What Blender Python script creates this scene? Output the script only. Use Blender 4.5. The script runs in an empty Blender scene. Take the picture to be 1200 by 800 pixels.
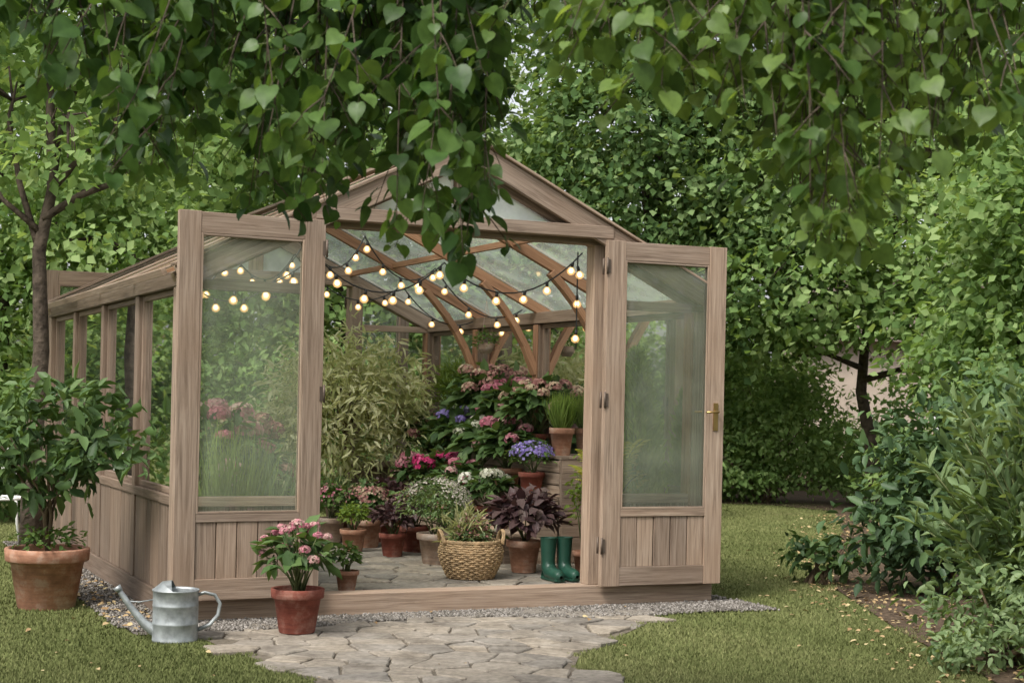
import bpy, math, random
import numpy as np
from mathutils import Vector, Matrix
rng = np.random.default_rng(11); random.seed(11)
scene = bpy.context.scene
U = random.uniform

# ------------------------------------------------------------------ materials
def new_mat(name):
    m = bpy.data.materials.new(name); m.use_nodes = True
    nt = m.node_tree
    return m, nt, nt.nodes['Principled BSDF'], nt.nodes['Material Output']
def node(nt, t, **kw):
    n = nt.nodes.new(t)
    for k, v in kw.items(): setattr(n, k, v)
    return n
def ramp(nt, stops, fac=None):
    r = nt.nodes.new('ShaderNodeValToRGB'); cr = r.color_ramp
    while len(cr.elements) < len(stops): cr.elements.new(0.5)
    for e, (p, c) in zip(cr.elements, stops):
        e.position = p; e.color = (*c, 1) if len(c) == 3 else c
    if fac is not None: nt.links.new(fac, r.inputs[0])
    return r
def noise(nt, scale, detail=4, vec=None, rough=0.55):
    n = nt.nodes.new('ShaderNodeTexNoise'); n.inputs['Scale'].default_value = scale
    n.inputs['Detail'].default_value = detail; n.inputs['Roughness'].default_value = rough
    if vec is not None: nt.links.new(vec, n.inputs['Vector'])
    return n
def mixc(nt, a, b, fac, mode='MIX'):
    m = nt.nodes.new('ShaderNodeMix'); m.data_type = 'RGBA'; m.blend_type = mode
    for sock, v in ((m.inputs[6], a), (m.inputs[7], b), (m.inputs[0], fac)):
        if isinstance(v, (int, float)): sock.default_value = v
        elif isinstance(v, tuple): sock.default_value = (*v, 1)
        else: nt.links.new(v, sock)
    return m.outputs[2]
def bump(nt, h, strength, dist, bsdf):
    b = nt.nodes.new('ShaderNodeBump'); b.inputs['Strength'].default_value = strength
    b.inputs['Distance'].default_value = dist
    nt.links.new(h, b.inputs['Height']); nt.links.new(b.outputs[0], bsdf.inputs['Normal'])
def attr(nt, name):
    a = nt.nodes.new('ShaderNodeAttribute'); a.attribute_name = name; return a

def leaf_mat(name, c0, c1, c2, transl=0.35, rough=0.5, tint=(1.5, 1.35, 0.6), spec=0.3, cheap=False, gain=1.0, mottle=0):
    m, nt, b, out = new_mat(name)
    c0, c1, c2 = [tuple(min(.95, x * gain) for x in c) for c in (c0, c1, c2)]
    a = attr(nt, 'rnd')
    r = ramp(nt, [(0.0, c0), (0.5, c1), (1.0, c2)], a.outputs['Fac'])
    col = r.outputs[0]
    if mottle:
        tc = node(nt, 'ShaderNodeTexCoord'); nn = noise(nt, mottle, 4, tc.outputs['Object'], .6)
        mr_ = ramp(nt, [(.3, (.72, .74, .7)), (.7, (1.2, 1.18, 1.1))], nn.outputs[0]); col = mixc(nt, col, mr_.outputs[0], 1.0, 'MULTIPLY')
    if cheap:
        nt.nodes.remove(b); b = node(nt, 'ShaderNodeBsdfDiffuse'); nt.links.new(col, b.inputs[0]); nt.links.new(b.outputs[0], out.inputs[0])
    else:
        nt.links.new(col, b.inputs['Base Color'])
        b.inputs['Roughness'].default_value = rough
        b.inputs['Specular IOR Level'].default_value = spec
    if transl > 0:
        t = node(nt, 'ShaderNodeBsdfTranslucent')
        tc = mixc(nt, col, tint, 1.0, 'MULTIPLY')
        nt.links.new(tc, t.inputs[0])
        mx = node(nt, 'ShaderNodeMixShader'); mx.inputs[0].default_value = transl
        nt.links.new(b.outputs[0], mx.inputs[1]); nt.links.new(t.outputs[0], mx.inputs[2])
        nt.links.new(mx.outputs[0], out.inputs[0])
    return m

def wood_mat(name, dark, mid, light, sat_patch=(0.30, 0.16, 0.09)):
    m, nt, b, out = new_mat(name)
    uv = node(nt, 'ShaderNodeUVMap')
    mp = node(nt, 'ShaderNodeMapping'); mp.inputs['Scale'].default_value = (1.3, 26, 1)
    nt.links.new(uv.outputs[0], mp.inputs[0])
    n1 = noise(nt, 1.6, 8, mp.outputs[0], 0.65); n1.inputs['Distortion'].default_value = 0.6
    mp2 = node(nt, 'ShaderNodeMapping'); mp2.inputs['Scale'].default_value = (3, 110, 1)
    nt.links.new(uv.outputs[0], mp2.inputs[0])
    n2 = noise(nt, 1.0, 4, mp2.outputs[0], 0.6)
    r = ramp(nt, [(0.28, dark), (0.5, mid), (0.74, light)], n1.outputs[0])
    fine = ramp(nt, [(0.3, (0.56, 0.54, 0.53)), (0.55, (1, 1, 1))], n2.outputs[0])
    c = mixc(nt, r.outputs[0], fine.outputs[0], 0.9, 'MULTIPLY')
    tc = node(nt, 'ShaderNodeTexCoord')
    n3 = noise(nt, 1.7, 3, tc.outputs['Object'])
    f3 = ramp(nt, [(0.4, (0, 0, 0)), (0.68, (0.55, 0.55, 0.55))], n3.outputs[0])
    c = mixc(nt, c, sat_patch, f3.outputs[0])
    a = attr(nt, 'rnd')
    ra = ramp(nt, [(0, (0.76, 0.76, 0.77)), (1, (1.12, 1.1, 1.08))], a.outputs['Fac'])
    c = mixc(nt, c, ra.outputs[0], 1.0, 'MULTIPLY')
    nt.links.new(c, b.inputs['Base Color'])
    b.inputs['Roughness'].default_value = 0.72
    b.inputs['Specular IOR Level'].default_value = 0.25
    bump(nt, n2.outputs[0], 0.5, 0.004, b)
    return m

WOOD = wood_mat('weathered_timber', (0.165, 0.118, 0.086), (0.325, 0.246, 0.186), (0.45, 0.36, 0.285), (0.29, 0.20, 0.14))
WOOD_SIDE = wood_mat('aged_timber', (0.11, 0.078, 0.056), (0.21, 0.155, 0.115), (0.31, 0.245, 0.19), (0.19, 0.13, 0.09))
WOOD_IN = wood_mat('interior_timber', (0.20, 0.10, 0.055), (0.37, 0.20, 0.115), (0.48, 0.30, 0.18), (0.38, 0.21, 0.12))

def glass_mat(name, haze, hazecol=(0.7, 0.78, 0.7), gloss=1.0, transl=0.5):
    m, nt, b, out = new_mat(name)
    nt.nodes.remove(b)
    tr = node(nt, 'ShaderNodeBsdfTransparent'); tr.inputs[0].default_value = (0.96, 0.98, 0.96, 1)
    gl = node(nt, 'ShaderNodeBsdfGlossy'); gl.inputs['Roughness'].default_value = 0.02
    fr = node(nt, 'ShaderNodeFresnel'); fr.inputs[0].default_value = 1.5
    mu = node(nt, 'ShaderNodeMath', operation='MULTIPLY_ADD'); mu.inputs[1].default_value = 1.5 * gloss; mu.inputs[2].default_value = 0.01
    nt.links.new(fr.outputs[0], mu.inputs[0])
    m1 = node(nt, 'ShaderNodeMixShader'); nt.links.new(mu.outputs[0], m1.inputs[0])
    nt.links.new(tr.outputs[0], m1.inputs[1]); nt.links.new(gl.outputs[0], m1.inputs[2])
    df = node(nt, 'ShaderNodeBsdfDiffuse'); df.inputs[0].default_value = (*hazecol, 1)
    tl = node(nt, 'ShaderNodeBsdfTranslucent'); tl.inputs[0].default_value = (*hazecol, 1)
    m0 = node(nt, 'ShaderNodeMixShader'); m0.inputs[0].default_value = transl
    nt.links.new(df.outputs[0], m0.inputs[1]); nt.links.new(tl.outputs[0], m0.inputs[2])
    tc = node(nt, 'ShaderNodeTexCoord'); n = noise(nt, 3.0, 5, tc.outputs['Object'])
    mr = node(nt, 'ShaderNodeMapRange'); mr.inputs[1].default_value = 0.3; mr.inputs[2].default_value = 0.7
    mr.inputs[3].default_value = haze * 0.6; mr.inputs[4].default_value = min(1, haze * 1.4)
    nt.links.new(n.outputs[0], mr.inputs[0])
    m2 = node(nt, 'ShaderNodeMixShader'); nt.links.new(mr.outputs[0], m2.inputs[0])
    nt.links.new(m1.outputs[0], m2.inputs[1]); nt.links.new(m0.outputs[0], m2.inputs[2])
    nt.links.new(m2.outputs[0], out.inputs[0])
    return m
GLASS = glass_mat('window_glass', 0.15, (.74, .82, .64), gloss=1.0, transl=.25)  # milky green haze colour stands in for reflected greenery and lightens the panes
GLASS_SIDE = glass_mat('side_glass', 0.02, gloss=.7)
GLASS_ROOF = glass_mat('roof_glazing', 0.25, (0.80, 0.88, 0.76), gloss=.15, transl=.85)
GLASS_GABLE = glass_mat('gable_glass', 0.68, (0.86, 0.9, 0.92), transl=.4)  # bluish white in the pane colour stands in for reflected sky

def simple(name, col, rough=0.6, metal=0.0, spec=0.5, var=0.0, nscale=12, bumps=0.0, bdist=0.003):
    m, nt, b, out = new_mat(name)
    b.inputs['Roughness'].default_value = rough; b.inputs['Metallic'].default_value = metal
    b.inputs['Specular IOR Level'].default_value = spec
    tc = node(nt, 'ShaderNodeTexCoord'); n = noise(nt, nscale, 6, tc.outputs['Object'])
    lo = tuple(c * (1 - var) for c in col); hi = tuple(min(1, c * (1 + var)) for c in col)
    r = ramp(nt, [(0.3, lo), (0.7, hi)], n.outputs[0])
    nt.links.new(r.outputs[0], b.inputs['Base Color'])
    if bumps > 0: bump(nt, n.outputs[0], bumps, bdist, b)
    return m

def terracotta(name, col, pale):
    m, nt, b, out = new_mat(name)
    tc = node(nt, 'ShaderNodeTexCoord')
    n = noise(nt, 9, 7, tc.outputs['Object'], 0.7)
    r = ramp(nt, [(0.32, tuple(c * 0.68 for c in col)), (0.50, col), (0.70, pale)], n.outputs[0])
    mp = node(nt, 'ShaderNodeMapping'); mp.inputs['Scale'].default_value = (4, 4, 40)
    nt.links.new(tc.outputs['Object'], mp.inputs[0]); n2 = noise(nt, 1.2, 3, mp.outputs[0])
    r2 = ramp(nt, [(0.35, (0.78, 0.78, 0.78)), (0.6, (1.06, 1.06, 1.06))], n2.outputs[0])
    c = mixc(nt, r.outputs[0], r2.outputs[0], 1.0, 'MULTIPLY')
    nt.links.new(c, b.inputs['Base Color']); b.inputs['Roughness'].default_value = 0.8
    b.inputs['Specular IOR Level'].default_value = 0.25
    bump(nt, n.outputs[0], 0.25, 0.004, b)
    return m
TC_OR = terracotta('terracotta', (0.38, 0.19, 0.12), (0.50, 0.36, 0.28))
TC_RED = terracotta('red_clay', (0.22, 0.065, 0.045), (0.34, 0.18, 0.14))
TC_GR = terracotta('aged_clay', (0.34, 0.24, 0.18), (0.44, 0.38, 0.33))
TC_YE = terracotta('ochre_clay', (0.42, 0.26, 0.08), (0.5, 0.38, 0.2))
SOIL = simple('potting_soil', (0.045, 0.032, 0.022), 0.95, spec=0.1, var=0.5, nscale=60, bumps=0.8, bdist=0.01)
BARK = simple('tree_bark', (0.075, 0.058, 0.044), 0.9, spec=0.15, var=0.5, nscale=14, bumps=1.0, bdist=0.03)
STEM = simple('green_stem', (0.10, 0.12, 0.04), 0.7, var=0.3)
STEM_BR = simple('woody_stem', (0.13, 0.09, 0.055), 0.8, var=0.3)
BLACK = simple('black_cable', (0.012, 0.012, 0.012), 0.5)
IRON = simple('hinge_iron', (0.12, 0.09, 0.07), 0.6, 0.5, var=0.3)
BRASS = simple('brass', (0.45, 0.30, 0.12), 0.35, 1.0, var=0.2)
GALV = simple('galvanised_steel', (0.33, 0.355, 0.36), 0.5, 0.6, var=0.35, nscale=16, bumps=0.12)
RUBBER = simple('green_rubber', (0.015, 0.06, 0.04), 0.35, spec=0.5, var=0.15)
WICKER = simple('wicker', (0.42, 0.29, 0.16), 0.7, spec=0.3, var=0.45, nscale=30)
WHITEMET = simple('white_painted_iron', (0.75, 0.75, 0.72), 0.5, var=0.08)

L_HYD = leaf_mat('hydrangea_leaf', (0.04, 0.082, 0.028), (0.075, 0.135, 0.042), (0.125, 0.195, 0.065), 0.25)
L_MID = leaf_mat('mid_leaf', (0.055, 0.105, 0.034), (0.10, 0.17, 0.052), (0.175, 0.25, 0.09), 0.35, cheap=True)
L_DARK = leaf_mat('dark_leaf', (0.033, 0.065, 0.028), (0.056, 0.105, 0.042), (0.095, 0.16, 0.062), 0.2)
L_LIGHT = leaf_mat('light_leaf', (0.10, 0.16, 0.04), (0.17, 0.25, 0.06), (0.25, 0.34, 0.10), 0.45, cheap=True)
L_TREE = leaf_mat('tree_leaf', (0.065, 0.12, 0.046), (0.125, 0.205, 0.076), (0.23, 0.32, 0.14), 0.4, cheap=True)
L_TREE_B = leaf_mat('bright_tree_leaf', (0.10, 0.17, 0.058), (0.185, 0.285, 0.10), (0.31, 0.41, 0.175), 0.45, cheap=True, tint=(1.4, 1.35, .7))
L_FAR = leaf_mat('far_leaf', (0.12, 0.17, 0.08), (0.20, 0.27, 0.13), (0.30, 0.37, 0.19), 0.35, cheap=True)  # paler leaves: distance haze is painted into the colour
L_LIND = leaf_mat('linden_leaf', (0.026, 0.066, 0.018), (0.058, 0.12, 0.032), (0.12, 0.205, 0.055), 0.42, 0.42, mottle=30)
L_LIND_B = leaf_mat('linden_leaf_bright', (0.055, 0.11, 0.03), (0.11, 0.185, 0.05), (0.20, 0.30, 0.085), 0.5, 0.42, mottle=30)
L_VAR = leaf_mat('variegated_leaf', (0.32, 0.35, 0.14), (0.54, 0.55, 0.28), (0.70, 0.68, 0.46), 0.4, tint=(1.1, 1.1, 0.8), cheap=True)
L_PURP = leaf_mat('purple_leaf', (0.045, 0.026, 0.03), (0.09, 0.05, 0.052), (0.14, 0.10, 0.085), 0.15, tint=(1.4, 0.8, 0.8))
L_SAGE = leaf_mat('willow_leaf', (0.10, 0.16, 0.07), (0.17, 0.25, 0.11), (0.27, 0.36, 0.18), 0.35)
L_YEL = leaf_mat('fern_leaf', (0.28, 0.30, 0.05), (0.44, 0.44, 0.09), (0.56, 0.52, 0.15), 0.4, tint=(1.1, 1.1, 0.5), cheap=True)
L_THU = leaf_mat('thuja_leaf', (0.11, 0.19, 0.04), (0.21, 0.31, 0.07), (0.32, 0.42, 0.11), 0.25, cheap=True)
L_DRY = leaf_mat('dry_leaf', (0.24, 0.15, 0.07), (0.38, 0.27, 0.14), (0.50, 0.41, 0.22), 0, 0.8, tint=(1, 1, 1))
L_GRASS = leaf_mat('grass_blade', (0.105, 0.125, 0.045), (0.15, 0.17, 0.066), (0.22, 0.225, 0.10), 0.0, 0.6, cheap=True)
F_PINK = leaf_mat('pink_petal', (0.38, 0.10, 0.15), (0.54, 0.22, 0.27), (0.60, 0.44, 0.38), 0.25, tint=(1, 1, 1), cheap=True)
F_MAG = leaf_mat('magenta_petal', (0.34, 0.02, 0.09), (0.50, 0.05, 0.16), (0.60, 0.14, 0.28), 0.25, tint=(1, 1, 1), cheap=True)
F_DUST = leaf_mat('dusty_petal', (0.24, 0.10, 0.10), (0.40, 0.21, 0.18), (0.50, 0.42, 0.28), 0.2, tint=(1, 1, 1), cheap=True)
F_WHITE = leaf_mat('white_petal', (0.55, 0.55, 0.40), (0.72, 0.70, 0.58), (0.82, 0.80, 0.72), 0.25, tint=(1, 1, 1), cheap=True)
F_BLUE = leaf_mat('violet_petal', (0.20, 0.14, 0.42), (0.32, 0.26, 0.55), (0.48, 0.43, 0.68), 0.25, tint=(1, 1, 1), cheap=True)
F_PALE = leaf_mat('pale_floret', (0.32, 0.33, 0.22), (0.50, 0.44, 0.38), (0.64, 0.56, 0.52), 0.25, tint=(1, 1, 1), cheap=True)

# ------------------------------------------------------------------ builders
def empty(name, loc=(0, 0, 0), rotz=0):
    e = bpy.data.objects.new(name, None); scene.collection.objects.link(e)
    e.location = loc; e.rotation_euler = (0, 0, rotz); e.empty_display_size = 0.1
    return e
class MB:
    def __init__(s): s.v = []; s.f = []; s.uv = []; s.r = []; s.mi = []; s.sm = []
    def beam(s, p0, p1, w, h, up=(0, 0, 1), mi=0, jit=0.0015):
        p0 = Vector(p0); p1 = Vector(p1); d = p1 - p0; L = d.length
        if L < 1e-4: return
        d.normalize(); upv = Vector(up)
        if abs(d.dot(upv)) > .95: upv = Vector((0, 1, 0))
        sd = d.cross(upv).normalized(); u2 = sd.cross(d).normalized()
        w = w / 2 + U(-jit, jit); h = h / 2 + U(-jit, jit)
        base = len(s.v); r = random.random(); ou = U(0, 50); ov = U(0, 50)
        for p in (p0, p1):
            for a, b in ((-w, -h), (w, -h), (w, h), (-w, h)):
                s.v.append(tuple(p + sd * a + u2 * b)); s.r.append(r)
        q = [(0, 4, 5, 1), (1, 5, 6, 2), (2, 6, 7, 3), (3, 7, 4, 0)]
        wid = [2 * w, 2 * h, 2 * w, 2 * h]; off = 0
        for (a, b, c, e), ww in zip(q, wid):
            s.f.append((base + a, base + b, base + c, base + e))
            v0 = ov + off; v1 = v0 + ww; off += ww
            s.uv += [(ou, v0), (ou + L, v0), (ou + L, v1), (ou, v1)]
            s.mi.append(mi); s.sm.append(False)
        for idx in ((0, 1, 2, 3), (7, 6, 5, 4)):
            s.f.append(tuple(base + i for i in idx))
            s.uv += [(ou, ov), (ou + .02, ov), (ou + .02, ov + 2 * h), (ou, ov + 2 * h)]
            s.mi.append(mi); s.sm.append(False)
    def box(s, x0, x1, y0, y1, z0, z1, mi=0):
        dx, dy, dz = x1 - x0, y1 - y0, z1 - z0; cx, cy, cz = (x0 + x1) / 2, (y0 + y1) / 2, (z0 + z1) / 2
        if dx >= dy and dx >= dz: s.beam((x0, cy, cz), (x1, cy, cz), dy, dz, mi=mi)
        elif dy >= dx and dy >= dz: s.beam((cx, y0, cz), (cx, y1, cz), dx, dz, mi=mi)
        else: s.beam((cx, cy, z0), (cx, cy, z1), dx, dy, mi=mi)
    def poly(s, pts, mi=0, r=0.5, sm=False):
        b = len(s.v)
        for p in pts: s.v.append(tuple(p)); s.r.append(r)
        s.f.append(tuple(range(b, b + len(pts)))); s.uv += [(p[0], p[1]) for p in pts]
        s.mi.append(mi); s.sm.append(sm)
    def rings(s, rings, mi=0, sm=True, close=True, caps=True, r=None):
        b = len(s.v); k = len(rings[0]); r = random.random() if r is None else r
        for ri in rings:
            for p in ri: s.v.append(tuple(p)); s.r.append(r)
        for i in range(len(rings) - 1):
            for j in range(k):
                j2 = (j + 1) % k
                s.f.append((b + i * k + j, b + i * k + j2, b + (i + 1) * k + j2, b + (i + 1) * k + j))
                s.uv += [(i * .1, j * .1), (i * .1, j * .1 + .1), (i * .1 + .1, j * .1 + .1), (i * .1 + .1, j * .1)]
                s.mi.append(mi); s.sm.append(sm)
        if caps:
            for idx in (tuple(b + j for j in reversed(range(k))), tuple(b + (len(rings) - 1) * k + j for j in range(k))):
                s.f.append(idx); s.uv += [(0, 0)] * k; s.mi.append(mi); s.sm.append(False)
    def tube(s, pts, rad, sides=6, mi=0, caps=True, flat=(1, 1), r=None):
        pts = [Vector(p) for p in pts]; n = len(pts)
        if isinstance(rad, (int, float)): rad = [rad] * n
        T = [(pts[min(i + 1, n - 1)] - pts[max(i - 1, 0)]).normalized() for i in range(n)]
        N = T[0].orthogonal().normalized(); out = []
        for i in range(n):
            N = (N - T[i] * N.dot(T[i])); N = N.normalized() if N.length > 1e-6 else T[i].orthogonal().normalized()
            B = T[i].cross(N)
            out.append([pts[i] + (N * math.cos(2 * math.pi * j / sides) * flat[0] + B * math.sin(2 * math.pi * j / sides) * flat[1]) * rad[i] for j in range(sides)])
        s.rings(out, mi, True, caps=caps, r=r)
    def lathe(s, prof, seg=28, c=(0, 0, 0), mi=0, caps=True, r=None):
        out = [[(c[0] + rr * math.cos(2 * math.pi * j / seg), c[1] + rr * math.sin(2 * math.pi * j / seg), c[2] + z) for j in range(seg)] for rr, z in prof]
        s.rings(out, mi, True, caps=caps, r=r)
    def obj(s, name, mats, parent=None, bevel=0, loc=None, rotz=0):
        me = bpy.data.meshes.new(name); me.from_pydata(s.v, [], s.f)
        ul = me.uv_layers.new(name='UVMap'); ul.data.foreach_set('uv', np.array(s.uv, dtype=np.float32).ravel())
        at = me.attributes.new('rnd', 'FLOAT', 'POINT'); at.data.foreach_set('value', np.array(s.r, dtype=np.float32))
        me.polygons.foreach_set('material_index', np.array(s.mi, dtype=np.int32))
        me.polygons.foreach_set('use_smooth', np.array(s.sm, dtype=bool))
        for m in (mats if isinstance(mats, (list, tuple)) else [mats]): me.materials.append(m)
        me.update()
        o = bpy.data.objects.new(name, me); scene.collection.objects.link(o)
        if parent: o.parent = parent
        if loc is not None: o.location = loc
        o.rotation_euler = (0, 0, rotz)
        if bevel:
            bm = o.modifiers.new('bevel', 'BEVEL'); bm.width = bevel; bm.segments = 2; bm.limit_method = 'ANGLE'
        return o

def nrm(a): return a / np.maximum(np.linalg.norm(a, axis=1, keepdims=True), 1e-9)
T_DIA = (np.array([(0, 0, 0), (.45, .5, .10), (1, 0, -.04), (.45, -.5, .10)]), [(0, 1, 2), (0, 2, 3)])
T_OVA = (np.array([(0, 0, 0), (.22, .42, .08), (.6, .42, .07), (1, 0, -.12), (.6, -.42, .07), (.22, -.42, .08)]), [(0, 1, 2, 3), (0, 3, 4, 5)])
hh = [(-.05, .2), (.03, .40), (.22, .52), (.45, .50), (.68, .35), (.86, .14)]
T_HEART = (np.array([(0, 0, 0), (.5, 0, .03), (1, 0, -.14)] + [(t, w, .16 * w + .03 - .13 * t * t) for t, w in hh] + [(t, -w, .16 * w + .03 - .13 * t * t) for t, w in hh]),
           [(0, 3, 4, 5, 1), (1, 5, 6, 7), (1, 7, 8, 2), (0, 1, 11, 10, 9), (1, 13, 12, 11), (1, 2, 14, 13)])
T_LAN = (np.array([(0, 0, 0), (.3, .5, .04), (.65, .38, .0), (1, 0, -.16), (.65, -.38, .0), (.3, -.5, .04)]), [(0, 1, 2, 3), (0, 3, 4, 5)])
T_BLADE = (np.array([(0, -.5, 0), (0, .5, 0), (1, 0, 0)]), [(0, 1, 2)])
T_ARC = (np.array([(0, -.4, 0), (0, .4, 0), (.4, .5, .0), (.4, -.5, .0), (.75, .35, -.10), (.75, -.35, -.10), (1, 0, -.26)]), [(0, 1, 2, 3), (3, 2, 4, 5), (5, 4, 6)])
T_PET = (np.array([(-.5, -.5, 0), (.5, -.5, .0), (.5, .5, 0), (-.5, .5, 0), (0, 0, -.18)]), [(0, 1, 4), (1, 2, 4), (2, 3, 4), (3, 0, 4)])
T_OCT = (np.array([(.5, 0, 0), (-.5, 0, 0), (0, .5, 0), (0, -.5, 0), (0, 0, .35), (0, 0, -.35)]),
         [(0, 2, 4), (2, 1, 4), (1, 3, 4), (3, 0, 4), (2, 0, 5), (1, 2, 5), (3, 1, 5), (0, 3, 5)])
class LV:
    def __init__(s): s.V = []; s.Lp = []; s.Ft = []; s.R = []; s.M = []; s.n = 0
    def add(s, T, P, D, N, L, W, rnd, mi=0):
        tv, tf = T; n = len(P)
        if n == 0: return
        D = nrm(D); S = nrm(np.cross(N, D)); N2 = np.cross(D, S)
        L = np.broadcast_to(np.asarray(L, float), (n,)); W = np.broadcast_to(np.asarray(W, float), (n,))
        V = P[:, None, :] + D[:, None, :] * (tv[None, :, 0:1] * L[:, None, None]) + S[:, None, :] * (tv[None, :, 1:2] * W[:, None, None]) + N2[:, None, :] * (tv[None, :, 2:3] * L[:, None, None])
        k = len(tv); s.V.append(V.reshape(-1, 3))
        flat = np.concatenate([np.array(f) for f in tf]); tot = np.array([len(f) for f in tf])
        off = s.n + np.arange(n) * k
        s.Lp.append((off[:, None] + flat[None, :]).ravel()); s.Ft.append(np.tile(tot, n))
        s.R.append(np.repeat(np.clip(rnd, 0, 1), k)); s.M.append(np.full(n * len(tf), mi)); s.n += n * k
    def obj(s, name, mats, parent=None, loc=None, smooth=False):
        V = np.concatenate(s.V).astype(np.float32); Lp = np.concatenate(s.Lp).astype(np.int32); Ft = np.concatenate(s.Ft)
        me = bpy.data.meshes.new(name); me.vertices.add(len(V)); me.vertices.foreach_set('co', V.ravel())
        me.loops.add(len(Lp)); me.loops.foreach_set('vertex_index', Lp)
        me.polygons.add(len(Ft)); me.polygons.foreach_set('loop_start', np.concatenate([[0], np.cumsum(Ft)[:-1]]).astype(np.int32))
        for m in (mats if isinstance(mats, (list, tuple)) else [mats]): me.materials.append(m)
        me.polygons.foreach_set('material_index', np.concatenate(s.M).astype(np.int32))
        me.update(calc_edges=True)
        at = me.attributes.new('rnd', 'FLOAT', 'POINT'); at.data.foreach_set('value', np.concatenate(s.R).astype(np.float32))
        o = bpy.data.objects.new(name, me); scene.collection.objects.link(o)
        if parent: o.parent = parent
        if loc is not None: o.location = loc
        return o

def rdir(n): return nrm(rng.normal(size=(n, 3)))
def cloud(lv, blobs, clumps, per, cr, leaf, asp=.7, T=T_DIA, mi=0, shell=.45, tone=0.5, flatz=.5):
    """blobs: (cx,cy,cz,rx,ry,rz)"""
    B = np.array(blobs, float); vol = (B[:, 3] * B[:, 4] + B[:, 4] * B[:, 5] + B[:, 3] * B[:, 5]); p = vol / vol.sum()
    bi = rng.choice(len(B), clumps, p=p)
    d = rdir(clumps); rr = shell + (1.08 - shell) * rng.random(clumps) ** .6
    c = B[bi, :3] + d * B[bi, 3:6] * rr[:, None]
    ctone = rng.normal(0, .22, clumps) + (d[:, 2]) * .08
    n = clumps * per; ci = np.repeat(np.arange(clumps), per)
    cs = cr * (.6 + .8 * rng.random(clumps))
    o = rng.normal(size=(n, 3)) * cs[ci][:, None] * np.array([1, 1, flatz])
    out = nrm(d * np.array([1, 1, .5]) + 1e-6)
    o[:, 2] -= np.abs((o * out[ci]).sum(1)) * .25
    P = c[ci] + o
    keep = P[:, 2] > .03
    D = nrm(out[ci] * .6 + rng.normal(size=(n, 3)) * .7 + np.array([0, 0, -.3]))
    N = nrm(np.array([0, 0, .8]) + out[ci] * .6 + rng.normal(size=(n, 3)) * .5)
    L = leaf * (.6 + .8 * rng.random(n))
    rnd = tone + ctone[ci] + rng.normal(0, .16, n)
    lv.add(T, P[keep], D[keep], N[keep], L[keep], L[keep] * asp, rnd[keep], mi)

def tree(name, base, blobs, r0, clumps, per, cr, leaf, mat, T=T_DIA, asp=.78, trunk=None, tone=.5, shell=.45, mind=0.3):
    e = empty(name, base); mb = MB()
    top = trunk[-1] if trunk else (0, 0, max(b[2] for b in blobs) * .55)
    tp = trunk or [(0, 0, -.1), (U(-.1, .1), U(-.1, .1), top[2] * .4), (U(-.2, .2), U(-.2, .2), top[2] * .75), top]
    mb.tube(tp, [r0 * (1.35 if i == 0 else 1 - .75 * i / (len(tp) - 1)) for i in range(len(tp))], 10)
    for b in blobs:
        k = random.choice(range(max(1, len(tp) // 2), len(tp))); s = Vector(tp[k]); t = Vector(b[:3])
        m = (s + t) / 2 + Vector((U(-.2, .2), U(-.2, .2), U(0, .4)))
        mb.tube([s, s.lerp(m, .5) + Vector((U(-.1, .1), U(-.1, .1), 0)), m, m.lerp(t, .6), t], [r0 * .38, r0 * .32, r0 * .25, r0 * .17, r0 * .08], 6)
        for _ in range(5):
            q = t + Vector((U(-1, 1) * b[3], U(-1, 1) * b[4], U(-.7, 1) * b[5])) * .8
            mb.tube([m.lerp(t, .5), (m.lerp(t, .5) + q) / 2 + Vector((0, 0, .15)), q], [r0 * .15, r0 * .1, r0 * .03], 5)
    mb.obj('trunk', BARK, e)
    lv = LV(); cloud(lv, blobs, clumps, per, cr, leaf, asp, T, tone=tone, shell=shell)
    lv.obj('crown', mat, e)
    return e

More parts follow.
